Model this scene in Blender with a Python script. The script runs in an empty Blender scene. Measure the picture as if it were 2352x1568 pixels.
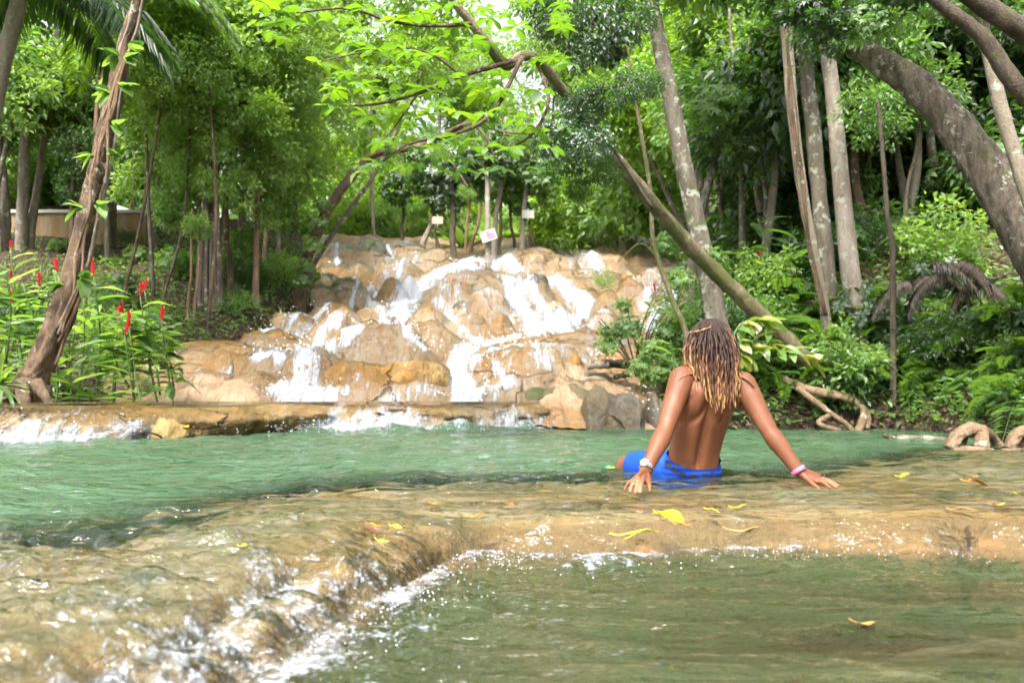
import bpy, bmesh, math, random
import numpy as np
from mathutils import Vector, Matrix, Euler, Quaternion
from mathutils.bvhtree import BVHTree

# ------------------------------------------------------------------ camera, sky, sun
SC = bpy.context.scene
COL = SC.collection
HC, PITCH, LENS = 0.40, math.radians(4.065), 28.0
F = 2352 * LENS / 36.0                      # focal length in units of a 2352 px wide frame
cam_d = bpy.data.cameras.new('camera'); cam_d.lens = LENS; cam_d.sensor_width = 36.0
cam_d.clip_start = 0.05; cam_d.clip_end = 500
cam_d.dof.use_dof = True; cam_d.dof.focus_distance = 3.95; cam_d.dof.aperture_fstop = 3.6
cam = bpy.data.objects.new('camera', cam_d); COL.objects.link(cam)
cam.location = (0, 0, HC); cam.rotation_euler = (math.pi/2 + PITCH, 0, 0)
SC.camera = cam

SUN_EL, SUN_AZ = math.radians(54), math.radians(-158)      # azimuth from +y (ahead) towards +x
W = bpy.data.worlds.new('World'); SC.world = W; W.use_nodes = True
wn = W.node_tree.nodes; wl = W.node_tree.links; wn.clear()
sky = wn.new('ShaderNodeTexSky'); sky.sky_type = 'NISHITA'; sky.sun_disc = False
sky.sun_elevation = SUN_EL; sky.sun_rotation = SUN_AZ
sky.air_density = 1.0; sky.dust_density = 6.0; sky.ozone_density = 1.0
hs = wn.new('ShaderNodeHueSaturation'); hs.inputs['Saturation'].default_value = 0.22
bg = wn.new('ShaderNodeBackground'); bg.inputs['Strength'].default_value = 0.15
wo = wn.new('ShaderNodeOutputWorld')
wl.new(sky.outputs[0], hs.inputs['Color']); wl.new(hs.outputs[0], bg.inputs['Color']); wl.new(bg.outputs[0], wo.inputs[0])

sun_d = bpy.data.lights.new('sun', 'SUN'); sun_d.energy = 2.2; sun_d.angle = math.radians(16); sun_d.color = (1.0, 0.95, 0.86)
sun = bpy.data.objects.new('sun', sun_d); COL.objects.link(sun)
sd = Vector((math.sin(SUN_AZ)*math.cos(SUN_EL), math.cos(SUN_AZ)*math.cos(SUN_EL), math.sin(SUN_EL)))
sun.rotation_euler = sd.to_track_quat('Z', 'Y').to_euler(); sun.location = sd*60

vs = SC.view_settings; vs.view_transform = 'Standard'; vs.look = 'None'; vs.gamma = 1.0
vs.exposure = 1.85; vs.use_curve_mapping = False
SC.render.engine = 'CYCLES'
cy = SC.cycles
cy.use_denoising = True
try: cy.denoiser = 'OPENIMAGEDENOISE'
except Exception: pass
cy.use_adaptive_sampling = True; cy.adaptive_threshold = 0.04
cy.max_bounces = 6; cy.diffuse_bounces = 4; cy.glossy_bounces = 2; cy.transmission_bounces = 4
cy.transparent_max_bounces = 8; cy.caustics_reflective = False; cy.caustics_refractive = False
cy.sample_clamp_indirect = 6.0

rng = np.random.default_rng(7); random.seed(7)

# ------------------------------------------------------------------ helpers
CA, SA = math.cos(PITCH), math.sin(PITCH)
def ray(px, py):
    dx, v = (px-1176)/F, (784-py)/F
    return Vector((dx, CA - SA*v, SA + CA*v))
def at(px, py, Y):
    """world point seen at (px,py) of the 2352x1568 photograph, Y metres ahead"""
    d = ray(px, py); t = Y/d.y
    return Vector((d.x*t, Y, HC + d.z*t))
def onz(px, py, z):
    d = ray(px, py); t = (z-HC)/d.z
    return Vector((d.x*t, d.y*t, z))
def sstep(a, b, x):
    t = np.clip((np.asarray(x, float)-a)/(b-a), 0, 1); return t*t*(3-2*t)
def _hash(ix, iy, iz, seed):
    h = (ix.astype(np.int64)*374761393 + iy.astype(np.int64)*668265263 + iz.astype(np.int64)*2147483647 + seed*974711) & 0x7fffffff
    h = ((h ^ (h >> 13))*1274126177) & 0x7fffffff
    h = ((h ^ (h >> 16))*1911520717) & 0x7fffffff
    return (h ^ (h >> 15) & 0xffff).astype(np.float64)/0x7fffffff*2-1
def vnoise(x, y, z, seed=0):
    x, y, z = np.broadcast_arrays(np.asarray(x, float), np.asarray(y, float), np.asarray(z, float))
    fx, fy, fz = np.floor(x), np.floor(y), np.floor(z)
    tx, ty, tz = x-fx, y-fy, z-fz
    tx, ty, tz = [t*t*t*(t*(t*6-15)+10) for t in (tx, ty, tz)]
    out = 0
    for a in (0, 1):
        for b in (0, 1):
            for c in (0, 1):
                w = (tx if a else 1-tx)*(ty if b else 1-ty)*(tz if c else 1-tz)
                out = out + w*_hash(fx+a, fy+b, fz+c, seed)
    return out
def fbm(x, y, z=0.0, seed=0, oct=4, gain=.5):
    a, s, f = 1.0, 0, 1.0
    for i in range(oct):
        s = s + a*vnoise(np.asarray(x)*f, np.asarray(y)*f, np.asarray(z)*f, seed+i*17); a *= gain; f *= 2.03
    return s
def seg_dist(X, Y, pts, widths=None):
    """distance (and param) to a polyline in plan; with widths -> distance divided by the local width"""
    best = np.full(np.shape(X), 1e9); side = np.zeros(np.shape(X)); par = np.zeros(np.shape(X))
    for i in range(len(pts)-1):
        ax, ay = pts[i][0], pts[i][1]; bx, by = pts[i+1][0], pts[i+1][1]
        dx, dy = bx-ax, by-ay; L2 = dx*dx+dy*dy+1e-12
        t = np.clip(((X-ax)*dx+(Y-ay)*dy)/L2, 0, 1)
        qx, qy = ax+t*dx-X, ay+t*dy-Y
        d = np.sqrt(qx*qx+qy*qy)
        if widths is not None: d = d/(widths[i]+t*(widths[i+1]-widths[i]))
        m = d < best
        best = np.where(m, d, best); par = np.where(m, i+t, par)
        side = np.where(m, np.sign(dx*(Y-ay)-dy*(X-ax)), side)
    return best, side, par

def setp(o, label=None, cat=None, group=None, kind=None):
    if label: o['label'] = label
    if cat: o['category'] = cat
    if group: o['group'] = group
    if kind: o['kind'] = kind
    return o
def mesh_np(name, V, Fc, smooth=True, attrs=None):
    V = np.asarray(V, np.float32); Fc = np.asarray(Fc, np.int32)
    me = bpy.data.meshes.new(name); n = Fc.shape[1]
    me.vertices.add(len(V)); me.vertices.foreach_set('co', V.ravel())
    me.loops.add(Fc.size); me.loops.foreach_set('vertex_index', Fc.ravel())
    me.polygons.add(len(Fc))
    me.polygons.foreach_set('loop_start', np.arange(0, Fc.size, n, dtype=np.int32))
    me.polygons.foreach_set('loop_total', np.full(len(Fc), n, np.int32))
    me.polygons.foreach_set('use_smooth', np.full(len(Fc), smooth, bool))
    me.update(calc_edges=True)
    for k, (dom, arr) in (attrs or {}).items():
        a = me.attributes.new(k, 'FLOAT', dom); a.data.foreach_set('value', np.asarray(arr, np.float32).ravel())
    return me
def obj(name, me, m=None, parent=None, loc=None):
    o = bpy.data.objects.new(name, me); COL.objects.link(o)
    if m is not None:
        if len(me.materials) == 0: me.materials.append(m)
        elif me.materials[0] != m:
            o.material_slots[0].link = 'OBJECT'; o.material_slots[0].material = m
    if parent: o.parent = parent
    if loc is not None: o.location = loc
    return o
def empty(name, loc=(0, 0, 0)):
    o = bpy.data.objects.new(name, None); COL.objects.link(o); o.location = loc; o.empty_display_size = .2
    return o
def adopt(root, o):
    """parent o (built in world coordinates) to root, keeping it in place"""
    o.parent = root; o.location = Vector(o.location) - root.location
    return o
def grid_faces(nr, nc):
    i = np.arange(nr*nc).reshape(nr, nc)
    return np.stack([i[:-1, :-1], i[:-1, 1:], i[1:, 1:], i[1:, :-1]], -1).reshape(-1, 4)
def frames(P):
    P = np.asarray(P, float); T = np.gradient(P, axis=0); T /= np.linalg.norm(T, axis=1)[:, None]+1e-9
    ref = np.array([0, 1, 0.]) if abs(T[0][1]) < .8 else np.array([1., 0, 0])
    N = []; n = ref
    for t in T:
        n = n-t*np.dot(n, t); n /= np.linalg.norm(n)+1e-9; N.append(n)
    N = np.array(N); B = np.cross(T, N)
    return T, N, B
def spline(P, n):
    """Catmull-Rom through rows of P"""
    P = np.asarray(P, float)
    if len(P) == 2: t = np.linspace(0, 1, n)[:, None]; return P[0]*(1-t)+P[1]*t
    Q = np.vstack([2*P[0]-P[1], P, 2*P[-1]-P[-2]]); out = []
    for u in np.linspace(0, len(P)-1, n):
        i = min(int(u), len(P)-2); t = u-i
        a, b, c, d = Q[i], Q[i+1], Q[i+2], Q[i+3]
        out.append(.5*((2*b)+(-a+c)*t+(2*a-5*b+4*c-d)*t*t+(-a+3*b-3*c+d)*t**3))
    return np.array(out)
def tube_np(P, R, k=10, cap=True, rough=0.0, seed=0, fr=6.0, R2=None, lobes=0, stretch=.25):
    """tube along P with radii R -> verts, faces(quads); rough = relative bark relief"""
    P = np.asarray(P, float); R = np.asarray(R, float); T, N, B = frames(P); n = len(P)
    a = np.linspace(0, 2*np.pi, k, endpoint=False)
    R2 = R if R2 is None else np.asarray(R2, float)
    V = P[:, None, :] + N[:, None, :]*(np.cos(a)[None, :, None]*R[:, None, None]) + B[:, None, :]*(np.sin(a)[None, :, None]*R2[:, None, None])
    if rough > 0:
        s = np.concatenate([[0], np.cumsum(np.linalg.norm(np.diff(P, axis=0), axis=1))])
        sc = 1/np.maximum(R.mean(), 1e-4)
        d = fbm(np.cos(a)[None, :]*fr*.5+seed*3.1, np.sin(a)[None, :]*fr*.5, s[:, None]*sc*fr*.5*stretch, seed, 3)
        if lobes: d = d + .8*np.cos(lobes*a+seed)[None, :]*np.linspace(1, .3, n)[:, None]
        V = V + (V-P[:, None, :])*(d[..., None]*rough)
    V = V.reshape(-1, 3); Fq = []
    i = np.arange(n*k).reshape(n, k); j = np.roll(i, -1, 1)
    Fq = np.stack([i[:-1], j[:-1], j[1:], i[1:]], -1).reshape(-1, 4)
    if cap:
        c0, c1 = len(V), len(V)+1
        V = np.vstack([V, P[0], P[-1]])
        f0 = np.stack([j[0], i[0], np.full(k, c0), np.full(k, c0)], -1); f1 = np.stack([i[-1], j[-1], np.full(k, c1), np.full(k, c1)], -1)
        return V, Fq, np.vstack([f0, f1])[:, :3]
    return V, Fq, np.zeros((0, 3), int)
class MB:
    """collects shapes into one mesh of triangles"""
    def __init__(s): s.V, s.T, s.n, s.A = [], [], 0, []
    def add(s, V, Fq=None, Ft=None, val=0.0):
        V = np.asarray(V, float); s.V.append(V)
        s.A.append(np.broadcast_to(np.asarray(val, float), (len(V),)))
        if Fq is not None and len(Fq):
            Fq = np.asarray(Fq); s.T.append(np.vstack([Fq[:, [0, 1, 2]], Fq[:, [0, 2, 3]]])+s.n)
        if Ft is not None and len(Ft): s.T.append(np.asarray(Ft)+s.n)
        s.n += len(V)
        return s
    def tube(s, P, R, k=8, val=0.0, **kw):
        V, q, t = tube_np(P, R, k, **kw); return s.add(V, q, t, val)
    def box(s, c, h, rot=None, val=0.0):
        v = np.array([[x, y, z] for x in (-1, 1) for y in (-1, 1) for z in (-1, 1)], float)*np.asarray(h)
        if rot is not None: v = v @ np.array(rot).T
        q = [[0, 1, 3, 2], [4, 6, 7, 5], [0, 4, 5, 1], [2, 3, 7, 6], [0, 2, 6, 4], [1, 5, 7, 3]]
        return s.add(v+np.asarray(c), q, None, val)
    def mesh(s, name, smooth=True, origin=None, attr='val'):
        V = np.vstack(s.V)
        if origin is not None: V = V-np.asarray(origin)
        return mesh_np(name, V, np.vstack(s.T), smooth, {attr: ('POINT', np.concatenate(s.A))})
    def build(s, name, m, parent=None, smooth=True, origin=None):
        return obj(name, s.mesh(name, smooth, origin), m, parent)
_ico = {}
def ico(sub):
    if sub not in _ico:
        bm = bmesh.new(); bmesh.ops.create_icosphere(bm, subdivisions=sub, radius=1)
        bm.verts.ensure_lookup_table()
        _ico[sub] = (np.array([v.co for v in bm.verts]), np.array([[v.index for v in f.verts] for f in bm.faces])); bm.free()
    return _ico[sub]

# ------------------------------------------------------------------ materials
class NT:
    def __init__(s, name):
        s.m = bpy.data.materials.new(name); s.m.use_nodes = True; s.t = s.m.node_tree; s.t.nodes.clear()
        s.out = s.t.nodes.new('ShaderNodeOutputMaterial')
    def n(s, ty, **kw):
        x = s.t.nodes.new('ShaderNode'+ty)
        for k, v in kw.items():
            if k.startswith('_'): setattr(x, k[1:], v)
        return x
    def set(s, sock, v):
        if hasattr(v, 'is_linked') or isinstance(v, bpy.types.NodeSocket): s.t.links.new(v, sock)
        elif isinstance(v, (tuple, list)) and len(v) == 3 and sock.type == 'RGBA': sock.default_value = (*v, 1)
        else: sock.default_value = v
    def math(s, op, a, b=0.0, c=None, clamp=False):
        x = s.n('Math', _operation=op, _use_clamp=clamp); s.set(x.inputs[0], a); s.set(x.inputs[1], b)
        if c is not None: s.set(x.inputs[2], c)
        return x.outputs[0]
    def pos(s): return s.n('NewGeometry').outputs['Position']
    def mapv(s, vec, scale):
        x = s.n('VectorMath', _operation='MULTIPLY'); s.set(x.inputs[0], vec); x.inputs[1].default_value = scale
        return x.outputs[0]
    def noise(s, vec, scale, detail=4, rough=.55, dist=0.0, col=False):
        x = s.n('TexNoise'); s.set(x.inputs['Vector'], vec); x.inputs['Scale'].default_value = scale
        x.inputs['Detail'].default_value = detail; x.inputs['Roughness'].default_value = rough; x.inputs['Distortion'].default_value = dist
        return x.outputs['Color' if col else 'Fac']
    def voro(s, vec, scale, feat='F1'):
        x = s.n('TexVoronoi', _feature=feat); s.set(x.inputs['Vector'], vec); x.inputs['Scale'].default_value = scale
        return x.outputs['Distance']
    def ramp(s, fac, stops, interp='LINEAR'):
        x = s.n('ValToRGB'); s.set(x.inputs[0], fac); r = x.color_ramp; r.interpolation = interp
        while len(r.elements) < len(stops): r.elements.new(.5)
        for e, (p, c) in zip(r.elements, stops): e.position = p; e.color = (*c, 1) if len(c) == 3 else c
        return x.outputs[0]
    def step(s, x, a, b):
        r = s.n('MapRange', _interpolation_type='SMOOTHSTEP'); s.set(r.inputs[0], x); s.set(r.inputs[1], a); s.set(r.inputs[2], b)
        return r.outputs[0]
    def mix(s, f, a, b, blend='MIX'):
        x = s.n('Mix', _data_type='RGBA', _blend_type=blend); s.set(x.inputs[0], f); s.set(x.inputs[6], a); s.set(x.inputs[7], b)
        return x.outputs[2]
    def attr(s, name):
        return s.n('Attribute', _attribute_name=name).outputs['Fac']
    def bump(s, h, strength=.3, dist=.02, normal=None):
        x = s.n('Bump'); s.set(x.inputs['Height'], h); x.inputs['Strength'].default_value = strength; x.inputs['Distance'].default_value = dist
        if normal is not None: s.set(x.inputs['Normal'], normal)
        return x.outputs[0]
    def sh(s, ty, **kw):
        x = s.n(ty)
        for k, v in kw.items(): s.set(x.inputs[k.replace('_', ' ')], v)
        return x.outputs[0]
    def mixs(s, f, a, b):
        x = s.n('MixShader'); s.set(x.inputs[0], f); s.t.links.new(a, x.inputs[1]); s.t.links.new(b, x.inputs[2]); return x.outputs[0]
    def done(s, sh): s.t.links.new(sh, s.out.inputs[0]); return s.m
    def pbr(s, col, rough=.6, normal=None, spec=.5, **kw):
        p = s.n('BsdfPrincipled'); s.set(p.inputs['Base Color'], col); s.set(p.inputs['Roughness'], rough)
        s.set(p.inputs['Specular IOR Level'], spec)
        if normal is not None: s.set(p.inputs['Normal'], normal)
        for k, v in kw.items(): s.set(p.inputs[k.replace('_', ' ')], v)
        return s.done(p.outputs[0])

def rock_mat(name, c0, c1, c2, wet=.35, moss=0.0, sc=1.0, steep=False):
    t = NT(name); p = t.pos()
    big = t.noise(p, .8*sc, 4, .6, .6); mid = t.noise(p, 4.5*sc, 6, .65); fine = t.noise(p, 38*sc, 5, .7)
    streak = t.noise(t.mapv(p, (9, 2.2, 1.1)), 1.4*sc, 5, .65)
    pit = t.voro(p, 16*sc)
    c = t.ramp(big, [(.34, c0), (.5, c1), (.64, c2)])
    c = t.mix(t.math('MULTIPLY', t.step(streak, .5, .68), .6), c, tuple(x*.5 for x in c2))
    oc = t.step(t.noise(p, 1.7*sc, 5, .7, 1.0), .56, .68)
    c = t.mix(t.math('MULTIPLY', oc, .6), c, tuple(a_*b_ for a_, b_ in zip(c1, (1.05, .78, .35))))
    c = t.mix(t.math('MULTIPLY', t.step(mid, .55, .75), .6), c, tuple(min(1, x*1.25+.05) for x in c0))
    c = t.mix(t.math('MULTIPLY', t.step(fine, .54, .76), .6), c, tuple(x*.4 for x in c2))
    st_ = t.step(t.noise(t.mapv(p, (1, 1, .45)), 2.4*sc, 6, .75, .4), .55, .66)
    c = t.mix(t.math('MULTIPLY', st_, .5), c, tuple(x*.42 for x in c1))
    cw = t.n('TexVoronoi', _feature='DISTANCE_TO_EDGE'); t.set(cw.inputs['Vector'], t.mix(.35, p, t.noise(p, 2.2, 3, .6, 0, True))); cw.inputs['Scale'].default_value = 1.5*sc
    crack = t.math('MULTIPLY', t.step(cw.outputs['Distance'], .035, .0), t.step(t.noise(p, .9*sc, 2), .42, .6))
    c = t.mix(t.math('MULTIPLY', crack, .75), c, tuple(x*.22 for x in c2))
    if moss > 0:
        mm = t.step(t.noise(p, 2.6, 5, .7), .62-moss*.3, .72-moss*.3)
        c = t.mix(mm, c, t.mix(fine, (.035, .06, .008), (.10, .13, .02)))
    h = t.math('ADD', t.math('MULTIPLY', mid, .6), t.math('MULTIPLY', fine, .28))
    h = t.math('SUBTRACT', h, t.math('MULTIPLY', t.step(pit, .25, .0), .12))
    h = t.math('ADD', h, t.math('MULTIPLY', streak, .35))
    h = t.math('SUBTRACT', h, t.math('MULTIPLY', crack, .5))
    r = t.step(t.noise(p, 3, 4), .35, .7)
    r = t.math('MULTIPLY_ADD', r, .4, wet)
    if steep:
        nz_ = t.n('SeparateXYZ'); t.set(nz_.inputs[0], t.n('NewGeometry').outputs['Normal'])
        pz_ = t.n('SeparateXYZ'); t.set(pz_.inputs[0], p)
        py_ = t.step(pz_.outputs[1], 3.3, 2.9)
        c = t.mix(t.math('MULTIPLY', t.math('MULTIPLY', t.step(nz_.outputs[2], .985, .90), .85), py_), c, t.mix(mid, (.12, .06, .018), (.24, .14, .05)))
    return t.pbr(c, r, t.bump(h, 1.0, .10), .5)
TAN, CREAM, OCHRE, GREY, BROWN = (.29, .188, .108), (.37, .275, .18), (.285, .14, .026), (.17, .14, .105), (.14, .085, .04)
M_tan = rock_mat('travertine_tan', CREAM, TAN, (.275, .150, .048))
M_ochre = rock_mat('travertine_ochre', (.36, .23, .08), OCHRE, (.25, .13, .035))
M_pale = rock_mat('travertine_pale', (.40, .325, .23), CREAM, (.31, .21, .095), .5)
M_grey = rock_mat('travertine_grey', (.15, .13, .10), (.10, .085, .062), (.15, .11, .055))
M_moss = rock_mat('travertine_mossy', (.16, .13, .08), (.13, .10, .055), (.10, .075, .035), .5, .55)
M_green = rock_mat('travertine_green_film', (.19, .20, .13), (.15, .165, .10), (.22, .17, .085), .3, .2)
M_bed = rock_mat('river_bed_rock', (.50, .39, .22), (.42, .29, .12), (.30, .20, .07), .5)
M_shelf = rock_mat('shelf_rock', (.40, .32, .205), (.34, .22, .095), (.31, .16, .038), .5, steep=True)
M_wetbrown = rock_mat('wet_brown_rock', (.15, .10, .05), (.10, .066, .03), (.07, .045, .02), .3, .2)

def water_mat(name, deep, k, foam_lo=.55, foam_hi=.8, wave=(1, 1, 1), wsc=7, bstr=.35, film=False):
    t = NT(name); p = t.pos(); g = t.mapv(p, wave)
    w1 = t.noise(g, wsc, 4, .6, .8); w2 = t.noise(g, wsc*3.6, 3, .6, .5)
    h = t.math('ADD', w1, t.math('MULTIPLY', w2, .45))
    nb = t.bump(h, bstr, .05)
    d = t.attr('depth'); lowp = t.attr('lower')
    tr = t.math('POWER', 2.718, t.math('MULTIPLY', d, -k))          # light left after the turbid water column
    murk = t.mix(t.noise(p, .9, 3), tuple(x*.8 for x in deep), tuple(min(1, x*1.2) for x in deep))
    murk = t.mix(lowp, murk, (.036, .054, .022))
    body = t.mixs(tr, t.sh('BsdfDiffuse', Color=murk, Normal=nb), t.sh('BsdfTransparent', Color=(.93, .97, .93)))
    fr = t.n('Fresnel'); fr.inputs['IOR'].default_value = 1.33; t.t.links.new(nb, fr.inputs['Normal'])
    s = t.mixs(fr.outputs[0], body, t.sh('BsdfGlossy', Color=(1, 1, 1), Roughness=.05, Normal=nb))
    fo = t.attr('foam')
    fn = t.math('ADD', t.math('MULTIPLY', t.noise(p, 26, 5, .7), .55), t.math('MULTIPLY', t.noise(t.mapv(p, (1, .6, 1)), 7, 4, .65, .6), .45))
    cell = t.step(t.voro(p, 60), .1, .6)
    fn = t.math('SUBTRACT', fn, t.math('MULTIPLY', cell, .08))
    big = t.noise(t.mapv(p, (1, .7, 1)), 3.2, 3, .6, .8)
    fn = t.math('ADD', t.math('MULTIPLY', fn, .72), t.math('MULTIPLY', big, .28))
    fn = t.math('MULTIPLY_ADD', t.math('SUBTRACT', fn, .5), 1.7, .5)
    th = t.math('SUBTRACT', .90, t.math('MULTIPLY', fo, .60))
    mask = t.math('MULTIPLY', t.step(fn, th, t.math('ADD', th, .30)), .92)
    s = t.mixs(mask, s, t.sh('BsdfDiffuse', Color=(.52, .57, .63), Normal=t.bump(fn, 1.0, .06)))
    return t.done(s)
M_pool = water_mat('pool_water', (.048, .090, .050), 3.7, wave=(.5, 1.25, 1), wsc=4.5, bstr=1.0)
M_cascade = None

def leaf_mat(name, c0, c1, c2, trans, gloss=.05, tw=.58):
    t = NT(name); lr = t.attr('lr'); oi = t.n('ObjectInfo').outputs['Random']
    f = t.math('ADD', t.math('MULTIPLY', lr, .8), t.math('MULTIPLY', oi, .2))
    c = t.ramp(f, [(.08, c0), (.5, c1), (.92, c2)])
    p = t.pos()
    c = t.mix(t.math('MULTIPLY', t.noise(p, 14, 2), .35), c, c0)
    tc = t.mix(.55, c, trans)
    s = t.mixs(tw, t.sh('BsdfDiffuse', Color=c), t.sh('BsdfTranslucent', Color=tc))
    s = t.mixs(gloss, s, t.sh('BsdfGlossy', Color=(1, 1, 1), Roughness=.5))
    return t.done(s)
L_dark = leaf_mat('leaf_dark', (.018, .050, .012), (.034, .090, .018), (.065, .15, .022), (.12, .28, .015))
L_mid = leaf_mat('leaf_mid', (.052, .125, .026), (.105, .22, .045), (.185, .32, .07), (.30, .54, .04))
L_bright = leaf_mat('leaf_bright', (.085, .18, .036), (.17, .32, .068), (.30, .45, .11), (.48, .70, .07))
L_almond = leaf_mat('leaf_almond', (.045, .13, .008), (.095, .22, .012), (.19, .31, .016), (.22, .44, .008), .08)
L_yellow = leaf_mat('leaf_yellow_green', (.085, .18, .010), (.15, .28, .014), (.25, .36, .018), (.30, .52, .01))  # yellow of sun shining through leaves is put into the colour
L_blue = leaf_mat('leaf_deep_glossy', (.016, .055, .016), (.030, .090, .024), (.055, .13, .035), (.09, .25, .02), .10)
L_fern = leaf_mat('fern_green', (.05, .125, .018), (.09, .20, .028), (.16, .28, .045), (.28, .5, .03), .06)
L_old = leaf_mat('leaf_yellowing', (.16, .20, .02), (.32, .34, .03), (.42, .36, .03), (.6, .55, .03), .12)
L_dry = leaf_mat('dead_leaf', (.07, .045, .03), (.13, .09, .06), (.22, .17, .12), (.2, .12, .05), .04, .2)

def bark_mat(name, c0, c1, lichen=.0, moss=0.0, sc=1.0, rings=0.0):
    t = NT(name); p = t.n('TexCoord').outputs['Object']
    n1 = t.noise(t.mapv(p, (1, 1, .28)), 9*sc, 6, .7); n2 = t.noise(p, 55*sc, 4, .7); n3 = t.noise(p, 2.1*sc, 4, .6)
    c = t.mix(t.step(n1, .35, .65), c0, c1)
    c = t.mix(t.math('MULTIPLY', t.step(n2, .45, .7), .5), c, tuple(x*.4 for x in c0))
    if lichen > 0:
        m = t.step(t.noise(p, 7*sc, 5, .7), .66-.22*lichen, .71-.22*lichen)
        m = t.math('MULTIPLY', m, t.step(n3, .38, .55))
        c = t.mix(t.math('MULTIPLY', m, .85), c, t.mix(n2, (.28, .30, .24), (.46, .48, .40)))
    if moss > 0:
        m = t.step(t.noise(p, 3.4*sc, 5, .7), .66-.3*moss, .8-.3*moss)
        c = t.mix(t.math('MULTIPLY', m, .8), c, (.08, .095, .02))
    h = t.math('ADD', t.math('MULTIPLY', n1, .7), t.math('MULTIPLY', n2, .3))
    if rings > 0:
        wv = t.n('TexWave', _bands_direction='Z'); t.set(wv.inputs['Vector'], p); wv.inputs['Scale'].default_value = 3.2; wv.inputs['Distortion'].default_value = 3
        h = t.math('ADD', h, t.math('MULTIPLY', wv.outputs['Fac'], rings))
    return t.pbr(c, .8, t.bump(h, 1.0, .06), .3)
B_grey = bark_mat('bark_grey_lichen', (.095, .08, .058), (.175, .15, .115), .55, .35)
B_pale = bark_mat('bark_pale', (.20, .165, .13), (.31, .265, .22), .5, .2)
B_brown = bark_mat('bark_brown', (.055, .034, .02), (.165, .11, .068), .3, .25)
B_dark = bark_mat('bark_dark', (.055, .042, .03), (.11, .085, .06), .15, .35)
B_great = bark_mat('bark_great', (.055, .043, .032), (.19, .155, .115), .5, .35, 1.4)
B_moss = bark_mat('bark_mossy', (.13, .10, .06), (.25, .20, .125), .3, .75)
B_tan = bark_mat('bark_tan', (.16, .10, .06), (.26, .17, .105), .15, .1)
B_ringed = bark_mat('bark_ringed', (.22, .18, .13), (.28, .235, .175), .4, .3)
# ------------------------------------------------------------------ the lie of the land
DEP_PY = [540, 550, 570, 600, 640, 700, 770, 800, 845, 900, 918, 945, 972]
DEP_D = [30.5, 29, 27, 24.5, 22, 18.6, 16.0, 14.2, 12.3, 11.5, 11.3, 10.9, 10.4]
def dep(py): return float(np.interp(py, DEP_PY, DEP_D))
_pd = np.array(DEP_D[::-1]); _pz = np.array([at(1176, p, d).z for p, d in zip(DEP_PY, DEP_D)][::-1])
_pz = np.where(_pd < 11.4, .12, _pz)
def zprof(y):
    z = np.interp(y, _pd, _pz)
    return np.where(np.asarray(y) < 10.4, -.5, z) + np.maximum(0, np.asarray(y)-30.5)*.14
XL_Y = [-40, 5.5, 7.5, 8.5, 11.5, 14, 16, 18.5, 22, 27, 30, 40]; XL_X = [-7.5, -6.5, -5.6, -5.2, -5.7, -5.7, -5.0, -4.6, -5.6, -7.0, -8.0, -11]
XR_Y = [-40, 3, 6, 6.8, 8.5, 9.6, 10.0, 10.2, 10.5, 12, 14, 16, 20, 25, 30, 40]; XR_X = [5.6, 4.8, 4.3, 4.45, 4.8, 4.85, 4.4, 3.2, 2.05, 2.1, 2.3, 3.7, 4.9, 5.9, 7.2, 10]
def xl(y): return np.interp(y, XL_Y, XL_X)
def xr(y): return np.interp(y, XR_Y, XR_X)
XLP = list(zip(XL_X, XL_Y)); XRP = list(zip(XR_X, XR_Y))
def sgnd(x, y, P, s):
    d, _, _ = seg_dist(x, y, P); o = (np.interp(y, [q[1] for q in P], [q[0] for q in P])-x)*s
    return np.where(o > 0, d, -d)
def zbank(x, y):
    x = np.asarray(x, float); y = np.asarray(y, float)
    dl = sgnd(x, y, XLP, 1); dr = sgnd(x, y, XRP, -1)
    bl = np.where(y > 11, np.maximum(zprof(y), .3), np.interp(y, [6.0, 7.2, 11], [0.0, .32, .35]))
    br = np.where(y > 10.4, np.interp(y, [10.4, 12, 16, 40], [.05, .5, 1.6, 6.5]), 0.02)
    zl = bl + np.interp(dl, [0, .5, 2, 7, 14, 40], [0, .22, .55, 1.15, 1.5, 4.0])
    zr = br + np.interp(dr, [0, .25, .9, 3, 8, 16, 40], [0, .32, .62, 1.55, 4.2, 7.0, 13])
    zc = np.where(y > 10.4, zprof(y)-.9, -1.3)
    z = np.where(dl > 0, zl, np.where(dr > 0, zr, zc + np.maximum(np.interp(np.minimum(-dl, -dr), [0, .5], [.9, 0]), 0)))
    return z + .10*fbm(x*.7, y*.7, 0, 5, 4)*np.clip(np.maximum(dl, dr), 0, 1)

ys = np.concatenate([np.linspace(-60, 2, 25), np.linspace(2.4, 30, 170), np.geomspace(30.4, 160, 45)])
xs = np.concatenate([-np.geomspace(14, 120, 24)[::-1], np.linspace(-13.8, 13.8, 190), np.geomspace(14, 120, 24)])
GX, GY = np.meshgrid(xs, ys)
GZ = zbank(GX, GY)
t = NT('forest_floor'); p = t.pos()
n1 = t.noise(p, 1.2, 5, .65); n2 = t.noise(p, 18, 5, .7); v1 = t.voro(p, 22)
c = t.ramp(n2, [(.3, (.018, .013, .009)), (.5, (.06, .042, .028)), (.72, (.16, .12, .085))])
c = t.mix(t.math('MULTIPLY', t.step(n1, .48, .66), .7), c, (.035, .06, .014))
M_floor = t.pbr(c, .9, t.bump(t.math('ADD', n2, v1), .9, .06), .2)
setp(obj('bank_ground', mesh_np('bank_ground', np.stack([GX, GY, GZ], -1).reshape(-1, 3), grid_faces(*GX.shape)), M_floor), kind='structure')

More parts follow.
